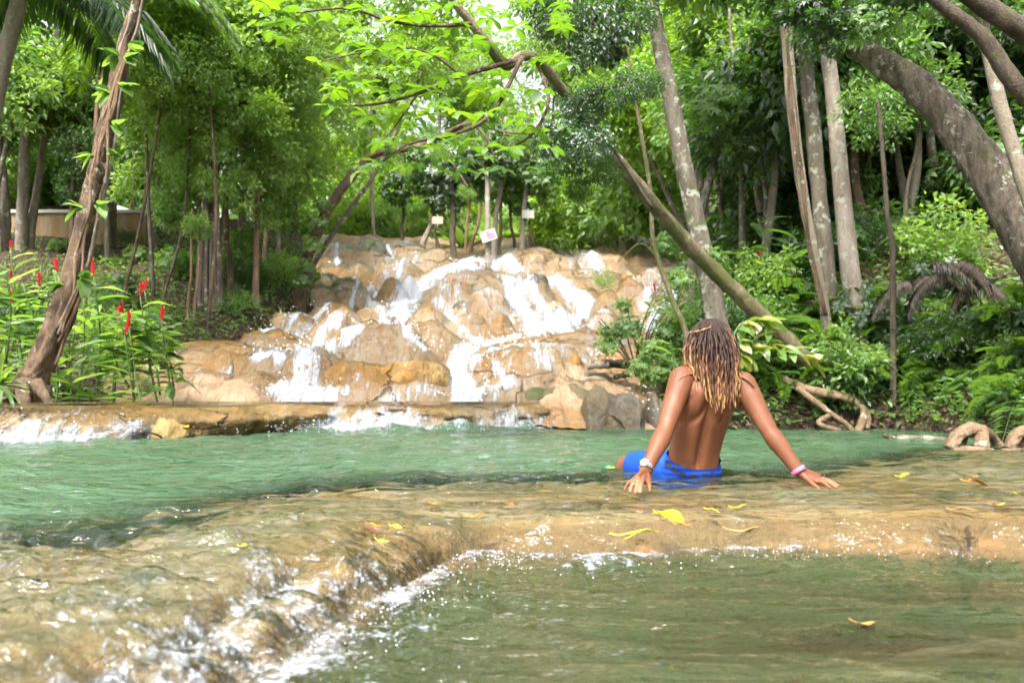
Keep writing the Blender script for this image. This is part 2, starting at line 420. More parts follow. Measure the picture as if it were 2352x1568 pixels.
# ------------------------------------------------------------------ near pools: shelf, rim and bed
ZL = -0.12                                   # level of the lower pool in front of the rim
LIP = [onz(*q, ZL) for q in [(380, 1700), (560, 1600), (700, 1490), (830, 1395), (950, 1335), (1060, 1278), (1180, 1270), (1300, 1274), (1500, 1268), (1700, 1260), (1850, 1258), (2000, 1264), (2150, 1268), (2270, 1258), (2352, 1262), (2700, 1275)]]
LIP = [Vector(q_) for q_ in spline([v[:] for v in LIP], 61)]
LIP = [Vector((-.75, -1.5, ZL))] + LIP + [LIP[-1]+Vector((3, .2, 0))]
BACK = [onz(*q, 0) for q in [(-500, 1235), (0, 1226), (250, 1214), (500, 1152), (620, 1122), (800, 1106), (1100, 1094), (1400, 1090), (1500, 1082), (1700, 1086), (1850, 1078), (2000, 1052), (2100, 1036), (2352, 1024), (2700, 1015)]]
def rim(X, Y):
    d, s, par = seg_dist(X, Y, LIP); return d*s, par/4.0           # >0 on the shelf
def backd(X, Y):
    d, s, _ = seg_dist(X, Y, BACK); return d*s                 # >0 out in the deep pool
def bedz(X, Y):
    s, par = rim(X, Y); b = backd(X, Y)
    wide = np.interp(par, [0, 2.5, 4, 5.5, 9, 14], [.80, .62, .40, .22, .18, .15])   # how gently the sheet rolls over the rim
    n = fbm(X*2.2, Y*2.2, 0, 11, 4)
    shelf = np.interp(s/wide, [0, .18, .5, 1.1, 2.2, 6], [ZL-.02, -.080, -.035, -.012, -.03, -.045]) + .010*n*np.clip(s/wide, 0, 1)
    left = np.clip(1-(X+.1)/.5, 0, 1)*np.clip(1-(Y-2.2)/.8, 0, 1)                    # broken rock at the lower left
    shelf = shelf + left*(.020*fbm(X*5, Y*5, 0, 21, 3)-.012)
    deep = -1.0 + .2*n
    z = shelf + (deep-shelf)*sstep(-.12, .95, b)
    low = -.42 + .11*fbm(X*1.6+3, Y*1.6, 0, 31, 3)
    for (cx, cy, rx, ry, h) in [(1.15, 2.2, .45, .16, .19), (1.05, 1.75, .5, .14, .2), (1.5, 2.55, .6, .1, .13), (.75, 1.4, .3, .1, .12)]:   # pale sunken slabs
        low = low + h*np.exp(-(((X-cx)/rx)**2+((Y-cy)/ry)**2)**2)
    fall = ZL + (low-ZL)*sstep(0, -.22, s)
    return np.where(s > 0, z, fall)
def wlevel(X, Y):
    s, par = rim(X, Y); B = bedz(X, Y)
    up = np.where(s > 0, np.maximum(B+.013, ZL*(1-sstep(.10, .30, s))), ZL)
    return np.maximum(up, ZL), s, par, B
# bed
ny, nx = 260, 300
yy = np.geomspace(.35, 13.0, ny); uu = np.linspace(-.85, .85, nx)
PY, PU = np.meshgrid(yy, uu, indexing='ij'); PX = PU*(PY+1.5)
BZ = bedz(PX, PY); BZ = BZ - .02*np.clip(PY-5, 0, 1)
setp(obj('river_bed', mesh_np('river_bed', np.stack([PX, PY, BZ], -1).reshape(-1, 3), grid_faces(ny, nx)), M_shelf), kind='structure')
# dry-season ledge behind the pool, a dam of travertine that the upper pool spills over
LB = [(-420, 1040), (-200, 1030), (0, 1020), (120, 1017), (240, 1012), (340, 1006), (440, 1002), (560, 1000), (650, 995), (760, 992), (900, 990), (1050, 988), (1150, 986), (1250, 984), (1340, 978), (1420, 970), (1500, 962)]
LBW = [onz(*q, 0) for q in LB]
OUT0 = np.interp(np.arange(len(LB)), [0, 2, 4, 5, 6, 8, 9, 11, 13, 16], [.5, .42, .36, .16, .02, .04, .16, .22, .25, .2])
ns, P_ = 260, spline([v[:] for v in LBW], 260)
oo = np.interp(np.linspace(0, len(LB)-1, ns), np.arange(len(LB)), OUT0)
T_ = np.gradient(P_, axis=0); Nn = np.stack([T_[:, 1], -T_[:, 0]], -1); Nn /= np.linalg.norm(Nn, axis=1)[:, None]
prof_o = np.array([-3.2, -2.2, -1.5, -1.0, -.7, -.5, -.36, -.26, -.18, -.12, -.08, -.05, -.03, -.015, 0, 0, -.02, -.05, -.1])
prof_z = np.array([.16, .20, .24, .29, .315, .325, .325, .318, .300, .272, .240, .205, .165, .125, .08, .03, -.02, -.1, -.4])
m_ = 46; ti = np.linspace(0, len(prof_o)-1, m_)
po = np.interp(ti, np.arange(len(prof_o)), prof_o); pz = np.interp(ti, np.arange(len(prof_z)), prof_z)
bulge = np.exp(-((pz-.19)/.11)**2)*(po > -.5)
slope = np.clip((.32-pz)/.32, 0, 1)
O = po[None, :] + oo[:, None]*(slope[None, :]-.55)*(po > -1.2)[None, :] + .14*bulge[None, :]*np.exp(-((np.linspace(0, 16, ns)-6.6)/1.6)**2)[:, None]
LX = P_[:, 0][:, None]+Nn[:, 0][:, None]*O; LY = P_[:, 1][:, None]+Nn[:, 1][:, None]*O; LZ = np.repeat(pz[None], ns, 0)
nz = fbm(LX*1.7, LY*1.7, LZ*3, 41, 4); nf = fbm(LX*9, LY*4, LZ*3, 43, 3)
wgt = np.clip((.33-LZ)/.12, 0, 1)
amp = np.interp(np.linspace(0, 16, ns), [0, 5, 8, 10, 16], [.10, .08, .10, .20, .22])[:, None]
LX = LX+Nn[:, 0][:, None]*(amp*nz+.03*nf)*wgt; LY = LY+Nn[:, 1][:, None]*(amp*nz+.03*nf)*wgt; LZ = LZ+.022*nz*(1-wgt)
LEDGE_V = np.stack([LX, LY, LZ], -1).reshape(-1, 3); LEDGE_F = grid_faces(ns, m_)
setp(obj('rock_ledge', mesh_np('rock_ledge', LEDGE_V, LEDGE_F), rock_mat('ledge_rock', (.40, .29, .165), (.34, .205, .065), (.24, .14, .045), .25)), kind='structure')
def ledge_side(X, Y):
    d, s, par = seg_dist(X, Y, LBW); return d*s, par            # >0 on the upper-pool side

# ------------------------------------------------------------------ the cascade: rock bed and boulders
nyc, nuc = 330, 330
yc = np.geomspace(10.4, 36, nyc); uc = np.linspace(-.58, .42, nuc)
CY, CU = np.meshgrid(yc, uc, indexing='ij'); CX = CU*CY
def casz(x, y):
    q = y + .7*fbm(x*.45, y*.2, 0, 51, 2) + .25*fbm(x*1.5, y*.8, 0, 52, 2)
    z = zprof(q); st = .55                                     # terraces
    zt = np.floor(z/st)*st + st*sstep(.55, 1.0, z/st-np.floor(z/st))
    z = z*.55+zt*.45
    z = z*(1-.13*sstep(.12, .3, x/np.maximum(y, 1))) + .10*fbm(x*1.3, y*1.3, 0, 53, 4)
    out = np.maximum(xl(y)-x, x-xr(y)-.3)
    return z - .08 - .95*np.clip(out, 0, 4)
# (x0, y0, x1, y1, material, boxiness, sits lower 0..1, label)
O_, T1, G_, P1, MO, GR, WB = M_ochre, M_tan, M_grey, M_pale, M_moss, M_green, M_wetbrown
ROCKS = [
 (795, 742, 975, 842, T1, 2.3, 'big bulbous tan boulder with a crack at the centre of the falls'),
 (905, 742, 1056, 822, T1, 2.2, 'smooth wet tan boulder just right of the big cracked boulder'),
 (946, 702, 1022, 756, O_, 1.9, 'peaked orange boulder above the wet tan boulder mid falls'),
 (815, 702, 900, 748, T1, 2.0, 'low wet dome of rock left of the white main stream'),
 (718, 718, 836, 806, T1, 2.1, 'large sloping tan boulder with white water on its left side'),
 (716, 697, 818, 740, O_, 2.0, 'long orange boulder below the grey rocks on the left'),
 (640, 722, 728, 764, O_, 2.0, 'flat orange rock at the left edge of the falls'),
 (714, 838, 760, 900, O_, 2.0, 'small yellow rock left of the curtain ledge'),
 (742, 836, 905, 935, O_, 3.4, 'left half of the ochre ledge with a curtain of water'),
 (880, 834, 1028, 935, O_, 3.4, 'right half of the ochre ledge with a curtain of water'),
 (880, 637, 922, 676, O_, 2.0, 'small orange boulder splitting the upper stream'),
 (916, 630, 950, 658, T1, 2.0, 'small brown rock beside the orange one in the upper stream'),
 (862, 589, 962, 640, GR, 1.8, 'greenish tent shaped boulder high on the left of the falls'),
 (820, 552, 892, 610, GR, 2.3, 'tall grey green boulder on the skyline of the falls'),
 (772, 560, 830, 608, GR, 2.2, 'rounded mossy boulder left of the tall skyline boulder'),
 (818, 580, 866, 610, GR, 2.0, 'small yellow green rock under the skyline boulder'),
 (730, 602, 806, 645, G_, 2.1, 'grey boulder in the dry left group of rocks'),
 (792, 604, 862, 646, G_, 2.1, 'grey boulder with a thin rill at the right of the dry group'),
 (712, 590, 790, 634, T1, 2.2, 'tan boulder above the grey boulder near the leaning trunk'),
 (700, 565, 780, 604, T1, 2.2, 'pinkish slab at the top left corner of the falls'),
 (710, 628, 782, 664, G_, 2.1, 'weathered grey rock at the left margin above the ferns'),
 (762, 638, 836, 684, MO, 2.0, 'pitted mossy rock low in the dry group'),
 (700, 655, 770, 700, G_, 2.0, 'grey rock by the bank below the dry group'),
 (880, 556, 985, 596, G_, 2.3, 'grey slab on the skyline right of the tall boulder'),
 (964, 568, 1044, 610, T1, 2.0, 'tan boulder by the dark trunk on top of the falls'),
 (1000, 598, 1126, 645, T1, 2.6, 'broad brown boulder below the trunk with the sign'),
 (1018, 628, 1152, 675, T1, 2.4, 'long tan boulder with a thin veil of water'),
 (1028, 648, 1088, 686, O_, 2.6, 'ochre overhang beside the dark drip curtain'),
 (1080, 662, 1162, 740, T1, 3.0, 'square browed boulder with dark wet front'),
 (1040, 692, 1084, 732, MO, 2.0, 'moss patch rock under the ochre overhang'),
 (1022, 726, 1130, 776, T1, 2.1, 'tan apron of rock below the square browed boulder'),
 (655, 806, 780, 925, T1, 2.5, 'lobe of rock under the lower left white chute'),
 (770, 784, 832, 842, P1, 2.1, 'pale creamy rock in front of the cracked boulder'),
 (840, 806, 960, 846, P1, 2.2, 'pale flat rock above the ochre ledge'),
 (1058, 820, 1126, 882, T1, 2.1, 'wet tan rock right of the lower white chute'),
 (1112, 796, 1330, 890, O_, 3.0, 'wide ochre ledge right of the lower white chute'),
 (1138, 762, 1280, 792, O_, 3.2, 'left part of the long upper shelf below the centre falls'),
 (1262, 764, 1400, 796, O_, 3.2, 'right part of the long upper shelf below the centre falls'),
 (1150, 778, 1395, 815, O_, 3.2, 'second long shelf under the upper shelf'),
 (1186, 820, 1324, 868, P1, 2.4, 'pale domed rock in front of the wide ochre ledge'),
 (1206, 852, 1410, 905, G_, 2.8, 'flat grey brown slab near the right of the upper pool'),
 (1190, 888, 1300, 950, WB, 2.6, 'dark wet rock at the right end of the rock ledge'),
 (1290, 884, 1366, 960, MO, 2.2, 'bright mossy boulder at the right end of the ledge'),
 (1344, 894, 1420, 985, G_, 2.3, 'smooth round boulder next to the mossy boulder'),
 (1400, 900, 1474, 985, G_, 2.3, 'pitted grey boulder at the edge of the green pool'),
 (1486, 905, 1520, 980, G_, 2.3, 'small upright rock beside the narrow side fall'),
 (1148, 584, 1202, 624, T1, 2.5, 'left of the row of fluted boulders at the top right'),
 (1206, 584, 1262, 636, T1, 2.7, 'fluted boulder with white threads at the top right'),
 (1258, 594, 1332, 640, T1, 2.3, 'arched boulder at the top right of the falls'),
 (1150, 567, 1275, 597, P1, 2.3, 'pale slab on the skyline under the slim trunks'),
 (1216, 624, 1432, 664, T1, 3.2, 'long brow of rock below the arched boulder'),
 (1362, 628, 1402, 668, T1, 2.3, 'knob of rock on the brow beside the dark recess'),
 (1318, 660, 1378, 690, MO, 2.0, 'shaded mossy rock in the recess under the brow'),
 (1372, 664, 1420, 706, O_, 1.9, 'wedge of orange rock at the foot of the recess'),
 (1424, 630, 1468, 702, O_, 2.7, 'orange pillar of rock left of the right hand fall'),
 (1458, 618, 1590, 712, T1, 2.8, 'wide wet rock face of the right hand fall'),
 (1188, 628, 1258, 690, G_, 2.3, 'dark fluted boulder in the white centre falls'),
 (1252, 692, 1300, 724, P1, 2.0, 'small pale boulder poking out of the white centre falls'),
 (1236, 708, 1304, 770, G_, 2.4, 'grey veiled boulder at the foot of the centre falls'),
 (1112, 718, 1172, 772, T1, 2.1, 'brown rounded rock left of the centre falls'),
 (1366, 710, 1410, 742, O_, 2.0, 'orange rock with a fringe of water below the recess'),
 (1470, 706, 1590, 765, P1, 2.2, 'pale rocks behind the leafy shrub'),
 (1364, 586, 1440, 630, P1, 2.2, 'pale rock at the upper right corner of the falls'),
 (1330, 583, 1400, 610, P1, 2.4, 'pale slab along the right skyline of the falls'),
 (375, 856, 520, 935, T1, 2.8, 'left lobe of the broad wet ledge at the lower left'),
 (500, 858, 660, 935, T1, 2.8, 'right lobe of the broad wet ledge at the lower left'),
 (318, 818, 440, 872, P1, 2.2, 'broken pale slabs on the left shore of the falls'),
 (420, 810, 545, 868, T1, 2.4, 'flat tan slab in the lower left of the falls'),
 (484, 798, 600, 862, T1, 2.5, 'rounded tan ledge beside the lower left chute'),
 (580, 800, 692, 862, T1, 2.5, 'wet lobe under the long diagonal rill'),
 (262, 818, 328, 892, O_, 2.2, 'yellow boulder standing against the left bank'),
 (170, 896, 230, 940, P1, 2.1, 'small pale grey rock under the leaning vine tree'),
 (252, 880, 300, 935, G_, 2.1, 'small dark wet stone left of the broad ledge'),
 (296, 872, 352, 935, WB, 2.1, 'wet brown stone with a trickle beside the broad ledge'),
 (622, 716, 678, 756, T1, 2.1, 'tan rock at the foot of the green left bank'),
 (418, 784, 590, 822, O_, 2.6, 'low ochre apron along the left bank'),
 (560, 758, 690, 802, O_, 2.4, 'ochre slope under the rill by the left bank'),
 (332, 962, 432, 1010, M_bed, 2.2, 'low wet lump at the foot of the rock ledge'),
]
def rock_geo(row):
    x0, y0, x1, y1, m, box, lab = row
    if y1 > 1000: d = 8.0
    elif y1 >= 935 and x0 > 1180: d = float(np.interp(y1, [935, 960, 985], [11.2, 10.9, 10.3]))
    else: d = dep(min(y1, 925)-4)
    a = (x1-x0)/2/F*d*1.22; b = max(a*float(np.clip(.85+.25*(2.4-box), .6, 1.0)), .30)
    yc_ = d+b*.8
    ztop = at((x0+x1)/2, y0, yc_ - b*.25).z; zbot = at((x0+x1)/2, y1, d).z
    h = max(ztop-zbot, .08); c = h*(1.05 if box < 2.5 else .9)
    return a, b, c, at((x0+x1)/2, y1, yc_).x, yc_, ztop-c
CZ = casz(CX, CY)
apr = np.full(CX.shape, -9.0)
for r_ in ROCKS:
    if r_[3] > 930 and r_[0] > 1180 or r_[3] > 1000: continue
    a, b, c, X0, Y0, Z0 = rock_geo(r_)
    q2 = ((CX-X0)/(a*1.35))**2+((CY-Y0)/(b*1.5))**2
    apr = np.maximum(apr, Z0+c*(.93-.85*q2))
CZ = np.where(apr > CZ-.15, np.maximum(CZ, apr)+.03*np.exp(-((apr-CZ)/.12)**2), CZ)
CZ = CZ+.03*fbm(CX*4, CY*4, CZ*4, 57, 3)
BED_V = np.stack([CX, CY, CZ], -1).reshape(-1, 3); BED_F = grid_faces(nyc, nuc)
setp(obj('cascade_rock_bed', mesh_np('cascade_rock_bed', BED_V, BED_F), M_tan), kind='structure')

BV, BF, nb_ = [LEDGE_V, BED_V], [LEDGE_F, BED_F+len(LEDGE_V)], len(LEDGE_V)+len(BED_V)
POLY = [tuple(f) for f in np.vstack(BF)]
def boulder(row, i):
    x0, y0, x1, y1, m, box, lab = row; a, b, c, xc, yc_, zc = rock_geo(row)
    V, Fc = ico(5 if (x1-x0)*(y1-y0) > 5200 else 4)
    n = V/np.linalg.norm(V, axis=1)[:, None]
    r = (np.abs(n[:, 0])**box+np.abs(n[:, 1])**box+np.abs(n[:, 2])**box)**(-1/box)
    Q = n*r[:, None]
    s = 1+.13*fbm(n[:, 0]*1.5+i*3.7, n[:, 1]*1.5, n[:, 2]*1.5, 60+i, 3) + .03*fbm(n[:, 0]*6+i, n[:, 1]*6, n[:, 2]*6, 90+i, 3)
    s = s+.02*(np.abs(fbm(n[:, 0]*3.3+i*1.7, n[:, 1]*3.3, n[:, 2]*3.3, 120+i, 3))-.25)+.012*fbm(n[:, 0]*15+i, n[:, 1]*15, n[:, 2]*15, 150+i, 2)
    crk = np.abs(fbm(n[:, 0]*1.7+i, n[:, 1]*1.7, n[:, 2]*2.6, 200+i, 2)); s = s-.07*np.exp(-(crk/.035)**2)
    Q = Q*s[:, None]*np.array([a, b, c])
    g = .35*rng.uniform(-1, 1); ca, sa = math.cos(g), math.sin(g)
    Q = np.stack([Q[:, 0]*ca-Q[:, 1]*sa*.6, Q[:, 0]*sa*.4+Q[:, 1]*ca, Q[:, 2]], -1)
    o = obj('boulder', mesh_np('boulder', Q, Fc), m, loc=(xc, yc_, zc))
    setp(o, lab, 'rock', 'rocks of the waterfall')
    global nb_
    BV.append(Q+np.array([xc, yc_, zc])); POLY.extend(tuple(f) for f in (Fc+nb_)); nb_ += len(Q)
for i, r_ in enumerate(ROCKS): boulder(r_, i)
BVH = BVHTree.FromPolygons([tuple(v) for v in np.vstack(BV)], POLY)
def hitpx(px, py):
    d = ray(px, py).normalized(); h = BVH.ray_cast(Vector((0, 0, HC)), d)
    return h[0]

# ------------------------------------------------------------------ falling water
STREAMS = [  # (width px, strength, points)
 (46, 1.0, [(1130, 606), (1090, 602), (1050, 612), (1010, 624), (978, 645), (948, 676), (922, 706), (915, 738)]),
 (16, .95, [(915, 738), (935, 765), (962, 790), (975, 806)]),
 (15, .8, [(960, 585), (920, 620), (890, 640), (850, 662), (812, 684), (740, 716), (670, 738), (610, 764)]),
 (22, .75, [(1000, 690), (1025, 712), (1045, 745), (1075, 775), (1110, 792)]),
 (24, .7, [(960, 650), (1000, 655), (1030, 672), (1040, 700)]),
 (36, 1.0, [(1170, 640), (1180, 680), (1205, 715), (1222, 745), (1225, 768)]),
 (34, 1.0, [(1265, 640), (1295, 660), (1320, 680), (1345, 700), (1310, 735), (1295, 765)]),
 (26, .9, [(1215, 650), (1240, 690), (1260, 730), (1265, 765)]),
 (20, .7, [(1400, 720), (1360, 738), (1320, 760)]),
 (30, 1.0, [(1180, 778), (1130, 790), (1085, 805), (1048, 832), (1040, 870), (1058, 915)]),
 (40, 1.0, [(1050, 850), (1055, 890), (1080, 918)]),
 (30, .9, [(1080, 905), (1130, 895), (1170, 880)]),
 (26, .95, [(830, 756), (800, 785), (760, 800), (700, 808), (640, 815), (590, 820)]),
 (34, .85, [(770, 735), (745, 760), (728, 790)]),
 (42, 1.0, [(700, 815), (705, 850), (690, 885), (670, 916)]),
 (26, .9, [(630, 900), (660, 905), (720, 915), (760, 918)]),
 (26, 1.0, [(1110, 600), (1140, 606), (1180, 612), (1190, 626)]),
 (22, .95, [(1340, 588), (1362, 605), (1372, 622)]),
 (14, .7, [(1300, 588), (1330, 600), (1345, 630)]),
 (34, .75, [(1500, 640), (1485, 680), (1478, 706)]),
 (34, .9, [(1580, 650), (1540, 690), (1510, 725), (1495, 760)]),
 (14, .8, [(1376, 820), (1384, 845)]), (16, .85, [(1478, 915), (1484, 945), (1492, 968)]),
 (10, .85, [(776, 560), (772, 585), (775, 605)]), (10, .8, [(890, 565), (900, 590)]),
 (26, .62, [(820, 870), (860, 905), (930, 905), (1000, 900)]), (16, .62, [(760, 905), (840, 915), (900, 915)]),
 (12, .65, [(1126, 800), (1140, 850), (1150, 880)]), (12, .6, [(1290, 870), (1330, 880)]),
 (12, .6, [(350, 850), (345, 880)]), (12, .6, [(420, 860), (520, 850), (600, 856)]),
 (14, .6, [(860, 604), (815, 640), (780, 664)]), (14, .62, [(1240, 590), (1246, 630)]), (10, .6, [(1212, 600), (1214, 632)]),
 (20, .55, [(1110, 690), (1130, 735), (1150, 768)]), (14, .6, [(1060, 690), (1080, 740), (1100, 770)]),
 (26, .85, [(850, 690), (880, 715), (890, 745)]), (22, .8, [(1190, 795), (1130, 805), (1090, 835)]),
 (60, .45, [(900, 640), (1000, 640), (1100, 650)]), (70, .42, [(1180, 640), (1260, 700), (1340, 720)]),
]
nyw, nuw = 430, 460
yw = np.geomspace(6.3, 31, nyw); uw = np.linspace(-.68, .30, nuw)
WY, WU = np.meshgrid(yw, uw, indexing='ij'); WX = WU*WY
hz = np.full(WX.shape, -9.0)
down = Vector((0, 0, -1)); rc = BVH.ray_cast
hz = np.array([(lambda h: h[0].z if h[0] is not None else -9.0)(rc(Vector((x, y, 12.0)), down)) for x, y in zip(WX.ravel().tolist(), WY.ravel().tolist())]).reshape(WX.shape)
flow = np.zeros(WX.shape)
for wpx, st, pts in STREAMS:
    hp = [hitpx(*q) for q in pts]; hp = [h for h in hp if h is not None]
    if len(hp) < 2: continue
    wd = [max(wpx/F*h.y*.75, .12) for h in hp]
    d, _, _ = seg_dist(WX, WY, hp, wd)
    flow = np.maximum(flow, .98*st*np.clip(1.15-d*.56, 0, 1)**1.15)
inch = (WX > xl(WY)+.15) & (WX < xr(WY)+.2) & (WY > 11.4) & (WY < 29.5)
dry = np.exp(-(((WX/WY+.235)/.07)**2+((WY-21.5)/4.0)**2))+np.exp(-(((WX/WY+.40)/.06)**2+((WY-13)/1.5)**2))
flow = np.maximum(flow, np.where(inch, np.clip(.46+.24*fbm(WX*.9, WY*.5, 0, 75, 3)-.4*dry, .05, .60), 0))
ls, lpar = ledge_side(WX, WY)
UP = .352
pool_u = (hz < UP) & (ls > .05) & (WY < 12.5)
film = .012+.03*flow*(1+fbm(WX*6, WY*3, 0, 71, 3))+.05*np.clip(flow-.6, 0, 1)*np.abs(fbm(WX*9, WY*9, 0, 72, 2))
wz = np.where(pool_u, UP+.006*fbm(WX*4, WY*6, 0, 73, 3), hz+film)
wz = np.maximum(wz, -.04)
depth = np.where(pool_u, UP-hz, .0); depth = np.clip(depth, 0, 1.5)
onledge = (np.abs(ls) < .75) & (hz > -.3)
casb = np.exp(-((WY-11.5)/.35)**2)*(WX < 1.2)*(WX > -4)                                     # churned water where the falls land
foam = np.where(pool_u, np.clip(flow+.55*casb, 0, 1), flow)
lf = np.interp(lpar, [0, 2, 4.2, 5, 6.5, 8, 9, 12, 14, 15, 16], [.66, .70, .55, .66, .34, .46, .80, .82, .74, .84, .82])
lface = np.clip((.34-hz)/.25, 0, 1)
foam = np.where(onledge & ~pool_u, np.maximum(foam, lf*(.35+.65*lface)+.12*fbm(WX*1.5, WY*1.5, hz*2, 74, 3)), foam)
keep = pool_u | onledge | (flow > .03)
keep &= (hz > -5)
near_l = (hz < -5) & (ls > -.6) & (ls < .35) & (WY < 12.6)
for _ in range(2):
    k2 = keep.copy(); k2[1:] |= keep[:-1]; k2[:-1] |= keep[1:]; k2[:, 1:] |= keep[:, :-1]; k2[:, :-1] |= keep[:, 1:]
    keep = keep | (k2 & near_l)
keep &= ls > .22
fq = grid_faces(nyw, nuw); kf = keep.ravel()[fq].all(1); fq = fq[kf]
used = np.unique(fq); remap = np.full(WX.size, -1); remap[used] = np.arange(len(used))
def wsel(a): return np.asarray(a).ravel()[used]
t = NT('falling_water'); p = t.pos(); fo = t.attr('foam')
g1 = t.mapv(p, (1.0, .30, .22)); st1 = t.noise(g1, 5, 6, .72, .5); st2 = t.noise(t.mapv(p, (1.0, .16, .12)), 15, 4, .7, .25); cl = t.noise(p, 30, 4, .7)
fn = t.math('ADD', t.math('ADD', t.math('MULTIPLY', st1, .38), t.math('MULTIPLY', st2, .42)), t.math('MULTIPLY', cl, .20))
fn = t.math('MULTIPLY_ADD', t.math('SUBTRACT', fn, .5), 1.7, .5)
th = t.math('SUBTRACT', .84, t.math('MULTIPLY', fo, .68)); mask = t.math('MULTIPLY', t.step(fn, th, t.math('ADD', th, .26)), .95)
nb = t.bump(fn, 1.0, .09)
tr = t.math('POWER', 2.718, t.math('MULTIPLY', t.attr('depth'), -2.2))
body = t.mixs(tr, t.sh('BsdfDiffuse', Color=(.34, .26, .13), Normal=nb), t.sh('BsdfTransparent', Color=(.96, .97, .95)))
fr = t.n('Fresnel'); fr.inputs['IOR'].default_value = 1.33; t.t.links.new(nb, fr.inputs['Normal'])
s = t.mixs(t.math('MULTIPLY', fr.outputs[0], .6), body, t.sh('BsdfGlossy', Color=(1, 1, 1), Roughness=.12, Normal=nb))
white = t.mixs(.25, t.sh('BsdfDiffuse', Color=(.50, .53, .58), Normal=nb), t.sh('BsdfTranslucent', Color=(.5, .54, .6), Normal=nb))
M_cascade = t.done(t.mixs(mask, s, white))
setp(obj('cascade_water', mesh_np('cascade_water', np.stack([wsel(WX), wsel(WY), wsel(wz)], -1), remap[fq], True,
     {'foam': ('POINT', wsel(foam)), 'depth': ('POINT', wsel(depth))}), M_cascade), kind='structure')

# the sheet of water that slides over the ledge
sel = slice(10, m_); LXs, LYs, LZs = LX[:, sel], LY[:, sel], LZ[:, sel]
offs = .010+.012*np.abs(fbm(LXs*7, LYs*3, LZs*3, 76, 3))
FX, FY = LXs+Nn[:, 0][:, None]*offs, LYs+Nn[:, 1][:, None]*offs
FZ = np.where(po[sel][None, :] < -.3, np.maximum(LZs+.008, UP), np.maximum(LZs+.012, LZs+.012+(UP-LZs-.012)*np.clip((-po[sel][None, :]-.12)/.18, 0, 1)))
par2 = np.linspace(0, len(LB)-1, ns)[:, None]
lf = np.interp(par2, [0, 2, 4.2, 5, 6.5, 8, 9, 12, 14, 15, 16], [.60, .64, .50, .60, .34, .44, .72, .76, .66, .78, .76])
ff = lf*(.45+.65*np.clip((.33-LZs)/.28, 0, 1))+.22*fbm(LXs*1.3, LYs*1.3, LZs*1.5, 77, 3)
setp(obj('ledge_water', mesh_np('ledge_water', np.stack([FX, FY, FZ], -1).reshape(-1, 3), grid_faces(*FX.shape), True,
     {'foam': ('POINT', np.clip(ff, 0, .95).ravel()), 'depth': ('POINT', np.clip(FZ-LZs-.02, 0, .2).ravel())}), M_cascade), kind='structure')

# ------------------------------------------------------------------ the green pool, the thin sheet over the shelf and the lower pool
ny, nx = 560, 520
yy = np.geomspace(.35, 13.0, ny); uu = np.linspace(-.85, .85, nx)
PY, PU = np.meshgrid(yy, uu, indexing='ij'); PX = PU*(PY+1.5)
lev, s_, par_, B_ = wlevel(PX, PY)
ls, lpar = ledge_side(PX, PY); bd = backd(PX, PY)
lefty = np.clip(1-(PX+.1)/.5, 0, 1)*np.clip(1-(PY-2.2)/.8, 0, 1)
shallow = np.clip(1-bd/.6, 0, 1)*(s_ > 0)
nearlip = np.exp(-((s_+.10)/.16)**2)
wv = .022*fbm(PX*1.3, PY*4.0, 0, 81, 3) + .010*fbm(PX*5, PY*11, 0, 82, 2)
rip = (.009*fbm(PX*8+PY*3, PY*15, 0, 83, 3)+.010*fbm(PX*4, PY*7, 0, 88, 2))*shallow + .024*lefty*np.abs(fbm(PX*9, PY*12, 0, 84, 3))*(s_ > 0)
farm = np.clip(1-np.abs(ls)/.5, 0, 1)
splash = np.interp(lpar, [0, 2, 5, 6, 8, 9.2, 10.5, 12, 13, 14.2, 15, 16], [.25, .3, .35, .05, .25, 1, .9, .65, .9, .5, .9, .8])
heap = farm**2*splash*.10*(.8+fbm(PX*2.6, PY*5, 0, 85, 2))
low = (s_ <= 0)
chop = .012*fbm(PX*11, PY*14, 0, 86, 3)*np.exp(-((s_+.2)/.25)**2)
PZ = lev + wv*np.where(s_ > .4, 1, .5) + rip + heap + chop
PZ = np.maximum(PZ, B_+.006)
depth = np.clip(PZ-B_, 0, 2)
lipf = np.interp(par_, [0, 3, 4.5, 6, 8, 10, 12, 13, 15], [.82, .80, .76, .74, .84, .74, .60, .2, .0])
foam = np.where(low, lipf*np.exp(-np.clip(-s_-.02, 0, 9)/np.interp(par_, [0, 3, 5, 8, 11, 15], [.50, .42, .26, .40, .24, .08]))+.17, 0)
foam = np.maximum(foam, np.where(~low, .50*lefty + .38*np.exp(-((s_-.14)/.22)**2)*np.interp(par_, [0, 6, 9, 12, 15], [1, 1, .8, .35, .2]), 0))  # lower-left white is part foam, part bright water glints painted into the colour
foam = np.maximum(foam, (farm**1.3)*np.clip(splash+.35, 0, 1)*1.05)
foam = np.maximum(foam, .26*np.exp(-np.abs(ls)/2.0))
foam = np.clip(foam, 0, 1.1)
keep = (ls < .35) & (PX < 9)
fq = grid_faces(ny, nx); fq = fq[keep.ravel()[fq].all(1)]
used = np.unique(fq); remap = np.full(PX.size, -1); remap[used] = np.arange(len(used))
setp(obj('pool_water', mesh_np('pool_water', np.stack([wsel(PX), wsel(PY), wsel(PZ)], -1), remap[fq], True,
     {'foam': ('POINT', wsel(foam)), 'depth': ('POINT', wsel(depth)), 'lower': ('POINT', wsel(low*1.0))}), M_pool), kind='structure')

